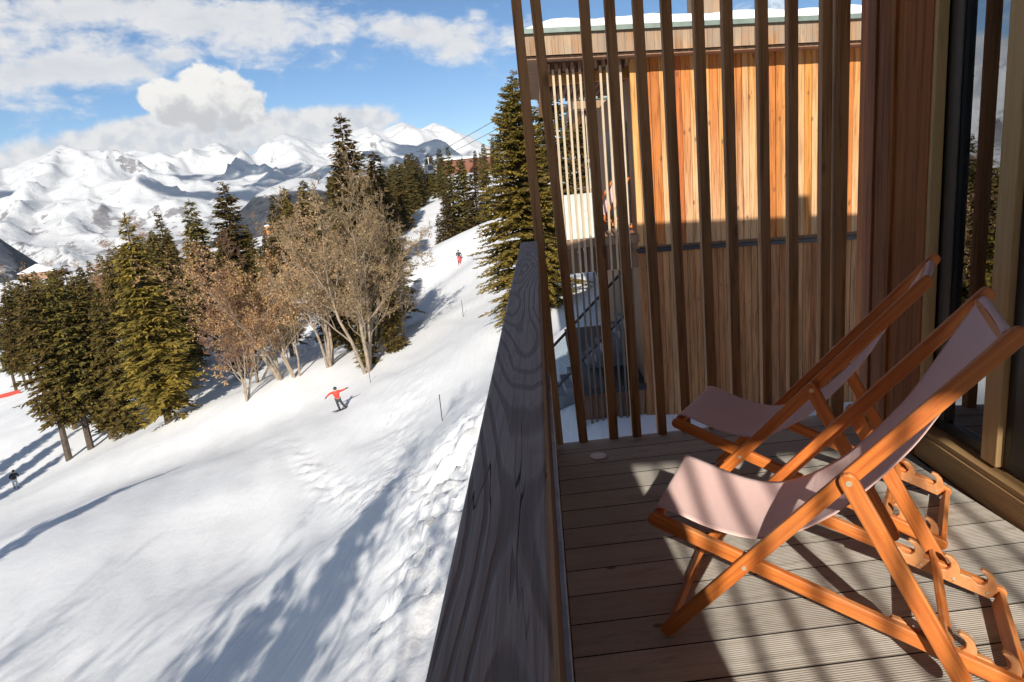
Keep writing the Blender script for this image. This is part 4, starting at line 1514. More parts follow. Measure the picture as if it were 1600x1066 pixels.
def make_bare(name, h, seed, stems=3, spread=0.35, leaf=None, nleaf=0, bark='pale_bark', twigm='twig', depth=5, start=0.22, wide=1.0, lsz=0.16, twr=0.011):
    """leafless (or dry-leaved) broadleaf: forked stems, limbs, twigs"""
    rg = np.random.default_rng(seed)
    root = empty(name)
    tr_ = MB()
    tw = MB()
    tips = []

    def grow(p, d, L_, r_, lv):
        n = 4 if lv < 2 else 3
        pts = [p]
        dd = d.copy()
        for i in range(n):
            dd = dd+rg.normal(0, 0.10, 3)*(1+0.4*lv)+np.array([0, 0, 0.07])
            dd /= np.linalg.norm(dd)
            pts.append(pts[-1]+dd*L_/n)
        rr = [r_*(1-0.45*i/n) for i in range(n+1)]
        if lv >= depth:
            rr = [max(twr*0.6, q) for q in rr]
        (tr_ if lv < 3 else tw).tube(pts, rr, 6 if lv == 0 else (4 if lv < 3 else 3), False)
        if lv >= depth-1:
            for q in pts[1:]:
                tips.append((q, dd))
        if lv >= depth:
            return
        nc = int(rg.integers(3, 5)) if lv > 0 else int(rg.integers(5, 7))
        for j in range(nc):
            s = rg.uniform(start if lv == 0 else 0.25, 1.0) if j > 0 else 1.0
            i = min(n-1, int(s*n))
            f = s*n-i
            q = pts[i]*(1-f)+pts[i+1]*f
            ax = rg.normal(0, 1, 3)
            ax -= dd*np.dot(ax, dd)
            ax /= np.linalg.norm(ax)
            a_ = rg.uniform(0.35, 0.85)*wide if j > 0 else rg.uniform(0.05, 0.25)
            nd = dd*math.cos(a_)+ax*math.sin(a_)
            nd[2] += 0.10
            nd /= np.linalg.norm(nd)
            grow(q, nd, L_*rg.uniform(0.48, 0.72)*(1.0-0.25*s if j else 1), max(twr*0.6, r_*(1-0.45*s)*rg.uniform(0.45, 0.62)), lv+1)
    for k in range(stems):
        a_ = rg.uniform(0, 6.28)
        sp_ = spread*rg.uniform(0.3, 1.0)*(0.3 if stems == 1 else 1)
        d0 = np.array([math.cos(a_)*sp_, math.sin(a_)*sp_, 1.0])
        d0 /= np.linalg.norm(d0)
        hh = h*rg.uniform(0.42, 0.55)
        grow(np.array([math.cos(a_)*0.25*(stems > 1), math.sin(a_)*0.25*(stems > 1), -0.3]), d0, hh, 0.012*h*rg.uniform(0.7, 1.0), 0)
    tr_.build('trunk', M[bark], root)
    crown = tw.build('twigs', M[twigm], root)
    if leaf and nleaf:
        tp = np.array([t_[0] for t_ in tips])
        ii = rg.integers(0, len(tp), nleaf)
        P0 = tp[ii]+rg.normal(0, 0.10, (nleaf, 3))
        D = rg.normal(0, 1, (nleaf, 3))
        D /= np.linalg.norm(D, axis=1, keepdims=True)
        V, Fc = spray_quads(P0, D, rg.uniform(0.6, 1.4, nleaf)*lsz, rg.uniform(0.5, 0.8, nleaf)*lsz, rg.normal(0, 1, (nleaf, 3)))
        mesh_np('leaves', V, Fc, M[leaf], root)
    return root


first_use = set()
protos = {}


def plant(kind, x, y, h, label, cat='tree', group=None, rz=0.0, wide=1.0, dz=0.0, name=None):
    src, h0 = protos[kind]
    if kind in first_use:
        o_ = copy_tree(src)
    else:
        o_ = src
        first_use.add(kind)
    s = h/h0
    o_.location = (x, y, gz(x, y)-0.15+dz)
    o_.scale = (s*wide, s*wide, s)
    o_.rotation_euler = (0, 0, rz)
    tag(o_, label, cat, group)
    if name:
        o_.name = name
    return o_


protos['big'] = (make_spruce('spruce_tree', 16.5, 4.5, 3, 0.01, 1.9, 'needles', 0.30, 0.74, 0.33, 2), 16.5)
protos['s1'] = (make_spruce('spruce_tree', 18.0, 3.3, 11, 0.08, 1.0, 'needles', 0.30, 0.85, 0.55), 18.0)
protos['s2'] = (make_spruce('spruce_tree', 18.0, 2.7, 12, 0.10, 1.0, 'needles_dark', 0.36, 0.70, 0.55), 18.0)
protos['s3'] = (make_spruce('spruce_tree', 18.0, 2.6, 13, 0.22, 0.95, 'needles_dark', 0.42, 0.65, 0.58), 18.0)
protos['s4'] = (make_spruce('spruce_tree', 18.0, 3.4, 14, 0.05, 0.85, 'needles_dark', 0.30, 0.75, 0.62), 18.0)
protos['f1'] = (make_spruce('spruce_tree', 16.0, 2.5, 21, 0.04, 0.62, 'needles_dark', 0.28, 0.75, 0.80), 16.0)
protos['f2'] = (make_spruce('spruce_tree', 16.0, 2.2, 22, 0.05, 0.62, 'needles_dark', 0.34, 0.7, 0.80), 16.0)
protos['r1'] = (make_spruce('spruce_tree', 17.0, 3.0, 41, 0.15, 0.95, 'needles_dark', 0.62, 0.55, 0.60), 17.0)
protos['r2'] = (make_spruce('spruce_tree', 17.0, 2.6, 42, 0.10, 0.95, 'needles_dark', 0.55, 0.95, 0.60), 17.0)
protos['f3'] = (make_spruce('spruce_tree', 16.0, 2.8, 23, 0.04, 0.62, 'needles_dark', 0.32, 0.8, 0.80), 16.0)
protos['tan'] = (make_bare('dry_leaved_tree', 13.5, 31, 4, 0.42, 'tan_leaf', 9000, 'pale_bark', 'twig', 5, 0.35, 1.0, 0.19, 0.018), 13.5)
protos['tan2'] = (make_bare('dry_leaved_tree', 13.0, 32, 4, 0.50, 'brown_leaf', 4200, 'pale_bark', 'twig', 6, 0.3, 1.0, 0.15, 0.021), 13.0)
protos['rust'] = (make_bare('dry_leaved_tree', 13.0, 33, 4, 0.45, 'rust_leaf', 8000, 'pale_bark', 'twig_red', 5, 0.35, 1.0, 0.17, 0.018), 13.0)
protos['bare'] = (make_bare('bare_tree', 11.5, 34, 3, 0.32, None, 0, 'pale_bark', 'twig_red', 6, 0.3, 0.85, 0.1, 0.018), 11.5)
protos['bare2'] = (make_bare('bare_tree', 11.0, 35, 3, 0.40, None, 0, 'pale_bark', 'twig', 5, 0.3, 0.9), 11.0)
protos['larch'] = (make_bare('larch_tree', 14.0, 36, 1, 0.1, 'rust_leaf', 1600, 'bark', 'twig_red', 5, 0.12, 1.15, 0.16), 14.0)

T_ = [
    # kind, x, y, h, rz, wide, label
    ('big', -0.9, 44.9, 15.0, 0.4, 1.0, 'broad dense golden green spruce standing alone just left of the far rail end'),
    ('s2', 1.6, 60.0, 16.5, 1.9, 1.15, 'spruce behind the second slat, hidden partly by the broad golden spruce'),
    ('s1', 5.0, 76.0, 17.0, 3.0, 1.1, 'spruce visible only through the pale slats of the far lodge balcony'),
    ('s2', -24.8, 95.0, 25.5, 2.2, 1.25, 'tall pointed spruce rising alone above the tan bushes against the mountains'),
    ('s1', -45.5, 128.0, 17.5, 0.3, 0.85, 'slim pointed spruce left of the tall lone spruce'),
    ('f1', -50.5, 132.0, 13.0, 0.9, 0.9, 'short spruce beside the orange house, at the foot of the slim pointed spruce'),
    ('s3', -48.2, 109.0, 22.5, 1.1, 1.25, 'dark narrow topped spruce at the right end of the forest crown line'),
    ('s1', -36.2, 61.0, 19.6, 2.0, 1.12, 'tall yellow green spruce with a bare sunlit trunk at the piste edge'),
    ('r2', -49.0, 90.0, 21.5, 0.2, 1.1, 'bushy twin topped spruce left of the darkest spruce'),
    ('s2', -50.0, 101.0, 21.8, 2.9, 1.2, 'spruce in the forest crown line between the bushy and the dark topped ones'),
    ('r1', -46.0, 82.0, 19.5, 1.4, 1.1, 'yellowish spruce directly behind the tall trunked one'),
    ('s4', -54.5, 86.0, 18.5, 2.4, 0.95, 'dark spruce filling the gap behind the left cluster'),
    ('s3', -50.5, 66.0, 19.8, 0.0, 1.05, 'leftmost spruce of the dark roadside cluster, its bare trunk in the open'),
    ('s3', -48.8, 67.2, 19.0, 1.3, 1.1, 'second spruce in the dark cluster beside the blue board'),
    ('s2', -47.4, 68.8, 18.0, 2.7, 1.05, 'golden spruce in the middle of the dark cluster'),
    ('s4', -45.0, 68.0, 15.5, 4.1, 0.95, 'lowest darkest spruce at the right of the cluster, branches to the snow'),
    ('s3', -52.0, 74.0, 19.0, 5.0, 1.1, 'spruce just behind the left cluster'),
    ('s2', -58.0, 78.0, 18.5, 0.7, 1.0, 'pale brown green spruce behind the blue board'),
    ('rust', -24.8, 61.5, 13.6, 0.6, 1.05, 'rust leaved tree over pale stems, left of the tan leaved one'),
    ('rust', -29.5, 66.0, 13.2, 2.6, 1.05, 'rust brown leaved tree next to the grey bare tree'),
    ('tan', -20.0, 60.5, 14.2, 1.5, 1.05, 'pale tan leaved tree in the middle of the thicket'),
    ('tan2', -15.3, 55.6, 14.8, 0.2, 1.0, 'wide many stemmed tree with dry brown leaves at the piste edge'),
    ('tan2', -16.2, 62.0, 13.0, 2.2, 0.85, 'brown leaved tree at the right rim of the thicket, over the blue shadow'),
    ('bare', -27.4, 58.3, 11.6, 1.0, 0.95, 'leafless grey stemmed tree on the snow lip, multi stemmed'),
    ('bare2', -23.0, 60.3, 9.5, 2.0, 1.1, 'low leafless tree with leaning pale stems under the rust leaves'),
    ('bare2', -13.2, 62.0, 9.0, 0.4, 1.0, 'dark leafless tree reaching over the piste on the right of the thicket'),
    ('r2', -19.5, 66.0, 11.0, 0.8, 1.2, 'dark spruce rising behind the tan leaved tree'),
    ('f2', -16.8, 66.5, 11.5, 1.8, 1.2, 'dark spruce behind the wide many stemmed tree'),
    ('r1', -14.8, 69.0, 11.0, 2.8, 1.2, 'green spruce behind the right rim of the brown thicket'),
    ('f2', -18.0, 76.0, 13.0, 3.8, 1.2, 'taller dark spruce showing over the right of the thicket'),
    ('r2', -23.5, 74.0, 12.0, 4.8, 1.2, 'dark spruce in the gap between the rust and tan trees'),
    ('r1', -30.0, 78.0, 14.0, 5.5, 1.1, 'green spruce behind the rust brown tree'),
    ('r2', -35.0, 76.0, 16.5, 0.5, 1.1, 'ragged dark spruce right of the tall yellow green one'),
    ('r1', -41.5, 72.0, 18.0, 1.5, 1.1, 'ragged spruce between the cluster and the tall yellow green one'),
    ('f2', -15.6, 57.6, 6.0, 0.6, 1.4, 'low green spruce growing among the stems of the brown thicket'),
    ('f2', -13.4, 58.6, 7.0, 2.0, 1.4, 'small dark spruce at the thicket foot beside the blue shadow'),
    # trees by the far piste
    ('f1', -17.8, 125.0, 6.8, 0.1, 1.2, 'small round spruce at the tip of the tree island in the piste'),
    ('f3', -16.6, 128.0, 11.0, 1.2, 1.15, 'mid sized spruce second in the tree island of the far piste'),
    ('r2', -15.9, 134.0, 18.5, 2.2, 1.1, 'tallest pointed spruce of the tree island in the far piste'),
    ('f2', -14.2, 138.0, 15.5, 0.5, 1.25, 'dark spruce in the tree island close right of the tallest one'),
    ('f2', -11.8, 136.5, 14.0, 1.9, 1.3, 'spruce at the right of the tree island, in shade'),
    ('f3', -9.1, 130.0, 13.0, 3.9, 1.3, 'spruce on the crest just left of the broad golden spruce'),
    ('f2', -6.4, 128.0, 13.0, 3.0, 1.3, 'spruce on the crest touching the broad golden spruce'),
    ('f1', -13.0, 131.0, 9.0, 5.0, 1.3, 'low spruce filling the middle of the tree island'),
]
for k_, x_, y_, h_, rz_, wd_, lb_ in T_:
    plant(k_, x_, y_, h_, lb_, 'tree', None, rz_, wd_)

rs = random.Random(21)
# the strip of forest left of the far piste, one by one
n_ = 0
for i in range(100):
    t_ = (i+rs.uniform(-.4, .4))/100
    y_ = 108+t_*215
    edge = np.interp(y_, [100, 120, 140, 200, 264, 330], [-21.5, -24.5, -29.0, -35.5, -39.0, -38])
    x_ = edge-1.5-abs(rs.gauss(0, 1))*8.5-(rs.random() < 0.35)*14
    plant(rs.choice(['f1', 'f2', 'f3']), x_, y_, rs.uniform(11, 18.5), 'spruce in the dark forest strip left of the far piste', 'tree', 'spruces of the forest strip left of the far piste', rs.uniform(0, 6.28), rs.uniform(1.15, 1.55))
for i in range(30):
    y_ = 205+rs.uniform(0, 150)
    x_ = -33+rs.uniform(2, 42)*(y_/230)
    plant(rs.choice(['f1', 'f2', 'f3']), x_, y_, rs.uniform(10, 15), 'spruce on the hilltop right of the far piste', 'tree', 'spruces on the hilltop right of the far piste', rs.uniform(0, 6.28), rs.uniform(0.9, 1.2))
# woods on the left behind the cluster
for i in range(64):
    y_ = rs.uniform(88, 190)
    a_ = rs.uniform(-36, -27)
    x_ = y_*math.tan(R(a_))-rs.uniform(0, 8)
    kd = rs.choice(['s3', 'f2', 'f3', 'larch', 'larch', 'f1'])
    if a_ < -33.5 and y_ < 125:
        continue
    lab = ('bare reddish larch in the wood behind the left cluster', 'bare larches in the wood behind the left cluster') if kd == 'larch' else ('spruce in the wood behind the left cluster', 'spruces in the wood behind the left cluster')
    plant(kd, x_, y_, rs.uniform(13, 19), lab[0], 'tree', lab[1], rs.uniform(0, 6.28), rs.uniform(0.95, 1.2))
for i in range(14):
    y_ = 118+rs.uniform(0, 40)
    x_ = y_*math.tan(R(rs.uniform(-39.5, -35.2)))
    plant(rs.choice(['s3', 's3', 'larch']), x_, y_, rs.uniform(17, 21), 'thin trunked tree beyond the red netting at the left edge', 'tree', 'thin trunked trees at the left edge', rs.uniform(0, 6.28), 0.9)
for i in range(16):
    y_ = 230+rs.uniform(0, 130)
    x_ = y_*math.tan(R(rs.uniform(-41, -30)))
    plant(rs.choice(['larch', 'larch', 'f2']), x_, y_, rs.uniform(10, 14), 'brownish tree in the far wood below the snowy hut', 'tree', 'far trees below the snowy hut', rs.uniform(0, 6.28), 1.2)
for i in range(22):
    y_ = rs.uniform(100, 175)
    x_ = y_*math.tan(R(rs.uniform(-26.5, -18.5)))
    plant(rs.choice(['f1', 'f2', 'larch', 'f3']), x_, y_, rs.uniform(9, 13), 'low tree in the hollow behind the brown thicket', 'tree', 'low trees in the hollow behind the thicket', rs.uniform(0, 6.28), 1.15)
# trees standing left of and behind the viewpoint; only their shadows reach the picture
for i, (x_, y_, h_, kd) in enumerate([(-6.2, -7.5, 19.0, 'larch'), (-7.3, -9.5, 17.8, 's3'), (-8.8, -11.0, 18.0, 'larch'), (-9.8, -7.0, 13.5, 'r1'), (-11.2, -6.0, 12.0, 'larch'), (-16.6, -12.0, 16.5, 'bare2'), (-19.0, -10.0, 16.5, 'bare2'), (-28.6, 8.0, 17.5, 's3'), (-58.0, 44.0, 18.0, 's2'), (-62.0, 48.0, 19.0, 's4'), (-54.0, 36.0, 16.0, 's3')]):
    lb_ = {'larch': ('larch', 'larches'), 'bare2': ('bare tree', 'bare trees')}.get(kd, ('spruce', 'spruces'))
    plant(kd, x_, y_, h_, lb_[0]+' standing left of and behind the viewpoint', 'tree', lb_[1]+' left of and behind the viewpoint', i*1.3, 0.9)

sb = make_bare('bare_shrub', 2.6, 44, 5, 0.6, None, 0, 'bark', 'twig', 4, 0.3, 0.9, 0.1, 0.006)
sb.location = (-14.5, 13.7, gz(-14.5, 13.7)-0.3)
sb.scale = (0.62, 0.62, 0.62)
tag(sb, 'bare twiggy shrub poking into the bottom left corner', 'shrub')

# ------------------------------------------------------------------ skiers
def mk(name, col, rough=0.7):
    M[name] = plain(name, col, rough, 0, 0.12, 20)


mk('skin', (0.55, 0.33, 0.24))
mk('red_jacket', (0.72, 0.045, 0.022))
mk('dark_trousers', (0.035, 0.035, 0.045))
mk('black_cloth', (0.018, 0.018, 0.022))
mk('helmet_black', (0.02, 0.02, 0.022), 0.3)
mk('pink_red', (0.60, 0.06, 0.05))
mk('white_trousers', (0.60, 0.63, 0.66))
mk('goggle', (0.10, 0.05, 0.03), 0.15)
mk('board_blue', (0.05, 0.06, 0.09), 0.3)


def skin_mesh(name, joints, edges, radii, mt, parent, root_i=0, sub=2):
    me = bpy.data.meshes.new(name)
    me.from_pydata([tuple(j) for j in joints], edges, [])
    o_ = bpy.data.objects.new(name, me)
    COL.objects.link(o_)
    o_.parent = parent
    sk = o_.modifiers.new('skin', 'SKIN')
    for i, r_ in enumerate(radii):
        v_ = me.skin_vertices[0].data[i]
        rr = r_ if hasattr(r_, '__len__') else (r_, r_)
        v_.radius = rr
        v_.use_root = (i == root_i)
    sb_ = o_.modifiers.new('sub', 'SUBSURF')
    sb_.levels = sub
    sb_.render_levels = sub
    me.materials.append(mt)
    sk.use_smooth_shade = True
    return o_


def make_person(J, jacket, trousers, name='person'):
    """J: joint positions (metres, feet near z=0). Body is one skin surface; clothing lies over it."""
    root = empty(name)
    order = ['pel', 'spine', 'chest', 'neck', 'head', 'top', 'shl', 'ell', 'wrl', 'hal', 'shr', 'elr', 'wrr', 'har', 'hil', 'knl', 'anl', 'tol', 'hir', 'knr', 'anr', 'tor']
    idx = {k: i for i, k in enumerate(order)}
    rad = dict(pel=.13, spine=.125, chest=.14, neck=.055, head=.095, top=.075, shl=.062, ell=.043, wrl=.03, hal=.035, shr=.062, elr=.043, wrr=.03, har=.035,
               hil=.085, knl=.058, anl=.04, tol=.04, hir=.085, knr=.058, anr=.04, tor=.04)
    ed = [('pel', 'spine'), ('spine', 'chest'), ('chest', 'neck'), ('neck', 'head'), ('head', 'top'), ('chest', 'shl'), ('shl', 'ell'), ('ell', 'wrl'), ('wrl', 'hal'), ('chest', 'shr'), ('shr', 'elr'), ('elr', 'wrr'), ('wrr', 'har'),
          ('pel', 'hil'), ('hil', 'knl'), ('knl', 'anl'), ('anl', 'tol'), ('pel', 'hir'), ('hir', 'knr'), ('knr', 'anr'), ('anr', 'tor')]
    skin_mesh('body', [J[k] for k in order], [(idx[a], idx[b_]) for a, b_ in ed], [rad[k] for k in order], M['skin'], root)
    jo_ = ['pel', 'spine', 'chest', 'neck', 'shl', 'ell', 'wrl', 'shr', 'elr', 'wrr']
    ji = {k: i for i, k in enumerate(jo_)}
    jr = dict(pel=.175, spine=.175, chest=.185, neck=.085, shl=.092, ell=.072, wrl=.055, shr=.092, elr=.072, wrr=.055)
    skin_mesh('jacket', [J[k] for k in jo_], [(ji[a], ji[b_]) for a, b_ in ed if a in ji and b_ in ji], [jr[k] for k in jo_], M[jacket], root)
    to_ = ['pel', 'hil', 'knl', 'anl', 'hir', 'knr', 'anr']
    ti = {k: i for i, k in enumerate(to_)}
    trd = dict(pel=.155, hil=.112, knl=.085, anl=.078, hir=.112, knr=.085, anr=.078)
    skin_mesh('trousers', [J[k] for k in to_], [(ti[a], ti[b_]) for a, b_ in ed if a in ti and b_ in ti], [trd[k] for k in to_], M[trousers], root)
    for a, b_ in (('anl', 'tol'), ('anr', 'tor')):
        A_, B_ = np.array(J[a]), np.array(J[b_])
        bt = MB()
        bt.tube([A_+np.array([0, 0, .12]), A_, B_*0.6+A_*0.4, B_], [.062, .066, .06, .045], 8)
        bt.build('boot', M['black_cloth'], root, smooth=True)
    # gloves: palm, four fingers of unequal length, side thumb
    for w_, h_ in (('wrl', 'hal'), ('wrr', 'har')):
        A_, B_ = np.array(J[w_]), np.array(J[h_])
        d = (B_-A_)/np.linalg.norm(B_-A_)
        sd = np.cross(d, (0, 0, 1.0))
        sd /= np.linalg.norm(sd)
        up = np.cross(sd, d)
        g_ = MB()
        g_.tube([A_-d*0.05, A_, B_], [.05, .045, .048], 8)
        for k, ln in enumerate((.065, .08, .078, .06)):
            o_ = B_+sd*(k-1.5)*0.023
            g_.tube([o_, o_+d*ln*0.55, o_+d*ln-up*0.02], [.013, .012, .009], 6)
        g_.tube([A_+d*0.03+sd*0.035, A_+d*0.06+sd*0.075, A_+d*0.10+sd*0.085], [.015, .013, .010], 6)
        g_.build('glove', M['black_cloth'], root, smooth=True)
    hd = Vector(J['head'])
    me = bpy.data.meshes.new('helmet')
    bm = bmesh.new()
    bmesh.ops.create_uvsphere(bm, u_segments=18, v_segments=12, radius=0.135, matrix=Matrix.Translation(hd+Vector((0, 0, 0.05))) @ Matrix.Diagonal((0.95, 1.12, 1.0, 1)))
    bmesh.ops.delete(bm, geom=[v_ for v_ in bm.verts if v_.co.z < hd.z-0.01], context='VERTS')
    bm.to_mesh(me)
    bm.free()
    ho = bpy.data.objects.new('helmet', me)
    COL.objects.link(ho)
    ho.parent = root
    me.materials.append(M['helmet_black'])
    f_ = (Vector(J['face']) if 'face' in J else Vector((0, -1, 0))).normalized()
    sd = f_.cross(Vector((0, 0, 1)))
    gg = MB()
    gg.tube([tuple(hd+f_*0.075+sd*0.085+Vector((0, 0, .02))), tuple(hd+f_*0.118+sd*0.035+Vector((0, 0, .02))), tuple(hd+f_*0.118-sd*0.035+Vector((0, 0, .02))), tuple(hd+f_*0.075-sd*0.085+Vector((0, 0, .02)))], 0.032, 8)
    gg.build('goggles', M['goggle'], root, smooth=True)
    ns = MB()
    ns.tube([tuple(hd+f_*0.085+Vector((0, 0, -0.01))), tuple(hd+f_*0.120+Vector((0, 0, -0.045))), tuple(hd+f_*0.09+Vector((0, 0, -0.055)))], [.008, .014, .008], 6)
    ns.build('nose', M['skin'], root, smooth=True)
    return root


def JS(**k):
    return {a: np.array(b_, float) for a, b_ in k.items()}


# snowboarder seen from behind, arms spread, weight on the left leg
P1 = make_person(JS(pel=(0, 0, .86), spine=(-.03, .02, 1.03), chest=(-.06, .03, 1.24), neck=(-.07, .03, 1.42), head=(-.08, .03, 1.54), top=(-.08, .03, 1.63),
                    shl=(-.27, .03, 1.34), ell=(-.52, .02, 1.28), wrl=(-.72, .0, 1.10), hal=(-.79, 0, 1.03), shr=(.14, .03, 1.37), elr=(.40, .02, 1.40), wrr=(.66, .0, 1.50), har=(.75, 0, 1.53),
                    hil=(-.10, 0, .80), knl=(-.05, -.05, .45), anl=(.02, 0, .11), tol=(.02, .16, .05), hir=(.10, 0, .80), knr=(.26, -.05, .47), anr=(.44, 0, .16), tor=(.46, .16, .10), face=(0, 1, 0)), 'red_jacket', 'dark_trousers')
x_, y_ = -15.0, 46.0
P1.location = (x_, y_, gz(x_, y_)+0.04)
P1.rotation_euler = (0, 0, 0.30)
P1.scale = (1.02,)*3
tag(P1, 'person in a red jacket and black trousers with both arms spread, riding down the piste', 'person')
sbm = MB()
poly = [(0.82*math.cos(a)*1.0+(0.28 if math.cos(a) > 0 else -0.28), 0.14*math.sin(a)) for a in np.linspace(0, 2*math.pi, 28, endpoint=False)]
poly = [(u*0.72, v_) for u, v_ in poly]
sbm.prism(poly, (0, 0, 0), (1, 0, 0), (0, 1, 0), (0, 0, 0.02))
sbo = sbm.build('snowboard', M['board_blue'], bevel=0.006)
sbo.location = (x_+0.22, y_+0.08, gz(x_+0.22, y_+0.08)+0.05)
sbo.rotation_euler = (0, -0.08, 0.45)
tag(sbo, 'dark snowboard under the person in the red jacket', 'snowboard')

P2 = make_person(JS(pel=(0, 0, .80), spine=(0, .04, .97), chest=(0, .06, 1.18), neck=(0, .08, 1.36), head=(0, .11, 1.48), top=(0, .11, 1.57),
                    shl=(-.21, .06, 1.29), ell=(-.32, .10, 1.05), wrl=(-.30, .30, .92), hal=(-.29, .37, .89), shr=(.21, .06, 1.29), elr=(.32, .10, 1.05), wrr=(.30, .30, .92), har=(.29, .37, .89),
                    hil=(-.10, 0, .75), knl=(-.13, .10, .44), anl=(-.12, 0, .10), tol=(-.12, .16, .05), hir=(.10, 0, .75), knr=(.13, .10, .44), anr=(.12, 0, .10), tor=(.12, .16, .05), face=(0, 1, 0)), 'black_cloth', 'pink_red')
x_, y_ = -11.2, 94.0
P2.location = (x_, y_, gz(x_, y_)+0.03)
P2.rotation_euler = (0, 0, 0.1)
P2.scale = (1.1,)*3
tag(P2, 'person in a dark top and red trousers skiing far up the piste', 'person')
for sx in (-.12, .12):
    sk_ = MB().frame_box((-.045, -.8, 0), (.09, 0, 0), (0, 1.7, 0), (0, 0, .015))
    so_ = sk_.build('ski', M['pink_red'])
    so_.location = (x_+sx, y_, gz(x_+sx, y_)+0.03)
    so_.rotation_euler = (0.05, 0, 0.1)
    tag(so_, ('left' if sx < 0 else 'right')+' ski under the person in red trousers', 'ski', 'skis of the far person')

P3 = make_person(JS(pel=(0, 0, .84), spine=(.02, .04, 1.01), chest=(.05, .08, 1.22), neck=(.07, .11, 1.40), head=(.08, .14, 1.52), top=(.08, .14, 1.61),
                    shl=(-.17, .08, 1.33), ell=(-.30, .05, 1.08), wrl=(-.22, .22, .94), hal=(-.20, .29, .92), shr=(.26, .08, 1.33), elr=(.36, .10, 1.08), wrr=(.34, .28, .98), har=(.34, .36, .96),
                    hil=(-.10, 0, .78), knl=(-.13, .06, .45), anl=(-.12, 0, .10), tol=(-.12, .16, .05), hir=(.10, 0, .78), knr=(.13, .06, .45), anr=(.12, 0, .10), tor=(.12, .16, .05), face=(0, 1, 0)), 'black_cloth', 'white_trousers')
x_, y_ = -52.8, 61.2
P3.location = (x_, y_, gz(x_, y_)+0.02)
P3.rotation_euler = (0, 0, 0.6)
P3.scale = (1.12,)*3
tag(P3, 'person in a black jacket and white trousers near the left edge of the picture', 'person')

# ------------------------------------------------------------------ piste furniture
for i, (x_, y_, h_, lb) in enumerate([(-5.5, 32.1, 1.35, 'thin dark piste pole nearest the balcony rail'), (-7.4, 60.6, 1.5, 'thin dark piste pole up the slope near the broad golden spruce'), (-13.9, 51.0, 0.9, 'short thin piste pole below the many stemmed tree')]):
    p_ = MB()
    p_.tube([(0, 0, -0.3), (0, 0, h_)], 0.022, 8)
    po = p_.build('piste_pole', M['pole'])
    po.location = (x_, y_, gz(x_, y_))
    tag(po, lb, 'piste pole', 'poles marking the piste')

sg = empty('slope_sign', (-66.0, 90.0, gz(-66.0, 90.0)), 0.55)
tag(sg, 'blue and white board on two posts beside the dark cluster of spruces', 'sign')
a = MB()
a.box(-0.7, 0.7, -0.03, 0.03, 1.6, 2.6)
a.build('board', M['blue_sign'], sg)
a = MB()
a.box(-0.55, 0.55, -0.045, -0.034, 2.0, 2.12)
a.box(-0.55, 0.55, -0.045, -0.034, 1.75, 1.85)
a.build('stripe', M['white_paint'], sg)
for s_ in (-0.5, 0.5):
    MB().box(s_-0.05, s_+0.05, -0.03, 0.05, -0.3, 1.6).build('post', M['pole'], sg)

rnx = MB()
px_ = [(-97, 119), (-101, 121), (-106, 123)]
for i in range(2):
    (xa, ya), (xb, yb) = px_[i], px_[i+1]
    za, zb = gz(xa, ya), gz(xb, yb)
    rnx.add([(xa, ya, za), (xb, yb, zb), (xb, yb, zb+0.75), (xa, ya, za+0.75), (xa, ya+.03, za), (xb, yb+.03, zb), (xb, yb+.03, zb+0.75), (xa, ya+.03, za+0.75)], [(0, 1, 2, 3), (7, 6, 5, 4), (3, 2, 6, 7), (0, 4, 5, 1)])
rn = rnx.build('safety_net', M['red_net'])
tag(rn, 'red safety netting among the trees at the left edge', 'safety net')

# gondola and its cables
def cam_pt(px, py, d):
    q = EYE+d*((px-800)/F_PX*_r-(py-533)/F_PX*_u+_f)
    return q


ga, gb = cam_pt(560, 303, 260), cam_pt(860, 138, 60)
def sagpt(t_, off):
    p = ga*(1-t_)+gb*t_
    return p+np.array([off, 0, -0.5*4*t_*(1-t_)])
for k, off in enumerate((0.0, 2.6)):
    cb = MB()
    cb.tube([sagpt(t_, off) for t_ in np.linspace(0, 1, 24)], 0.035, 5)
    co = cb.build('ropeway_cable', M['cable'])
    tag(co, ('upper' if k else 'lower')+' steel ropeway cable crossing the sky behind the broad spruce', 'cable', 'ropeway cables')
gt_ = 0.71
bp = sagpt(gt_, 0.0)
gd = empty('gondola_cabin', tuple(bp), 0.5)
gd.scale = (0.66, 0.66, 0.66)
tag(gd, 'dark glazed gondola cabin hanging from the cable above the forest', 'gondola')
a = MB()
prof_ = [(-0.75, -1.9), (-0.95, -1.2), (-0.95, -0.6), (-0.7, 0.25), (-0.3, 0.42), (0.3, 0.42), (0.7, 0.25), (0.95, -0.6), (0.95, -1.2), (0.75, -1.9)]
a.prism([(u, v_-1.9) for u, v_ in prof_], (0, -0.9, 0), (1, 0, 0), (0, 0, 1), (0, 1.8, 0))
cbn = a.build('cabin', plain('gondola_paint', (0.10, 0.115, 0.14), 0.35, 0.2, 0.1), gd, bevel=0.12, bev_seg=3)
a = MB()
a.box(-0.7, 0.7, -0.93, -0.905, -3.05, -1.85)
a.box(0.955, 0.97, -0.7, 0.7, -3.0, -2.5)
a.build('window', M['black'], gd)
a = MB()
a.bar((0, 0, 0.05), (0, 0, -1.5), (1, 0, 0), 0.12, 0.12)
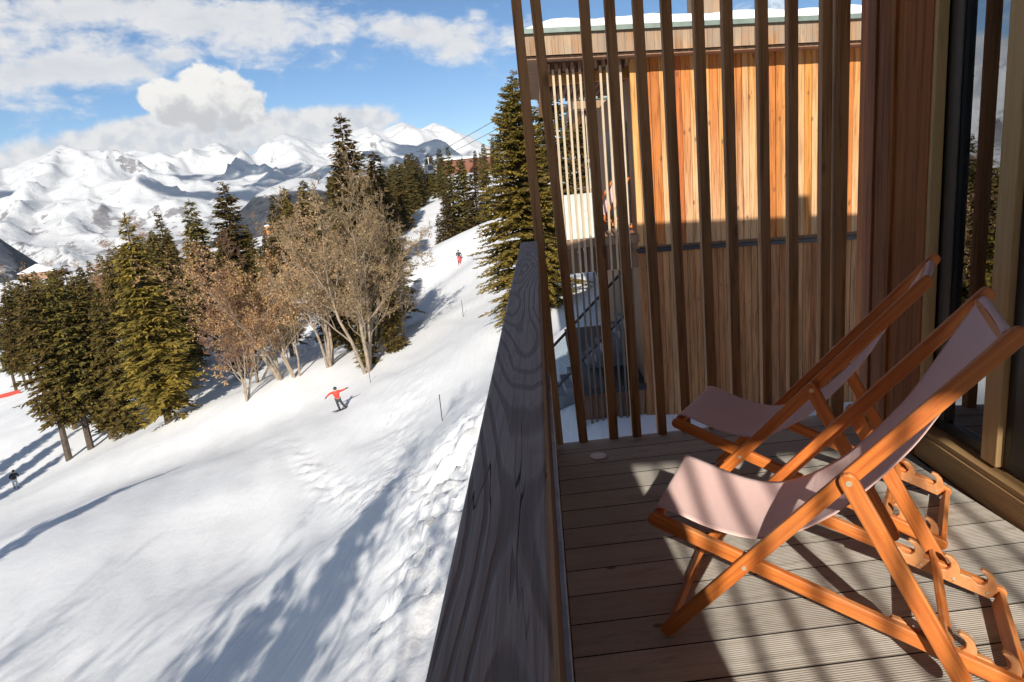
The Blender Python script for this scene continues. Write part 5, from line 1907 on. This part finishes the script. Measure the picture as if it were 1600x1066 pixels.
a.box(-0.35, 0.35, -0.1, 0.1, -0.02, 0.16)
a.build('hanger', M['white_paint'], gd)

# ------------------------------------------------------------------ far buildings
def house(name, x, y, w_, d_, h_, wall, label, rz=0.0, roof_h=1.2, dz=0):
    r_ = empty(name, (x, y, gz(x, y)+dz), rz)
    tag(r_, label, 'building')
    MB().box(-w_/2, w_/2, -d_/2, d_/2, -3, h_).build('wall', M[wall], r_)
    rf_ = MB()
    rf_.prism([(-w_/2-.8, h_), (w_/2+.8, h_), (w_/2+.3, h_+.5), (0, h_+roof_h), (-w_/2-.3, h_+.5)], (0, -d_/2-.8, 0), (1, 0, 0), (0, 0, 1), (0, d_+1.6, 0))
    rf_.build('roof', M['roof_snow'], r_)
    n = int(w_//3)
    for k in range(n):
        u = -w_/2+(k+0.5)*w_/n
        wn = MB().box(u-.6, u+.6, -d_/2-.05, -d_/2+.02, h_*0.45, h_*0.75)
        wn.build('window', M['black'], r_)
    return r_


p = cam_pt(428, 352, 400)
house('house', p[0], p[1], 9, 9, 4.5, 'orange_wall', 'small orange house among spruces below the mountains', 0.3, 1.5)
p = cam_pt(70, 432, 470)
house('mountain_hut', p[0], p[1], 24, 14, 4.5, 'brown_board', 'low hut with a thick white snow roof on the far left ridge', 0.2, 5.5)
p = cam_pt(735, 262, 330)
house('hillside_building', p[0], p[1], 26, 12, 3.4, 'red_wall', 'long red brown building with a white roof edge on the hilltop', -0.1, 1.0, 4.5)

# ------------------------------------------------------------------ thin mountain air
hz = MB().box(-5200, 5200, -120, 9600, -420, 820).build('haze', None)
hm = bpy.data.materials.new('air')
hm.use_nodes = True
H_ = NT(hm.node_tree)
H_.n.clear()
ho_ = H_.node('ShaderNodeOutputMaterial')
pv = H_.node('ShaderNodeVolumePrincipled')
pv.inputs['Color'].default_value = (0.80, 0.88, 1.0, 1)
pv.inputs['Density'].default_value = 0.00003
pv.inputs['Anisotropy'].default_value = 0.0
H_.link(pv.outputs[0], ho_.inputs['Volume'])
hz.data.materials.append(hm)
tag(hz, kind='stuff')
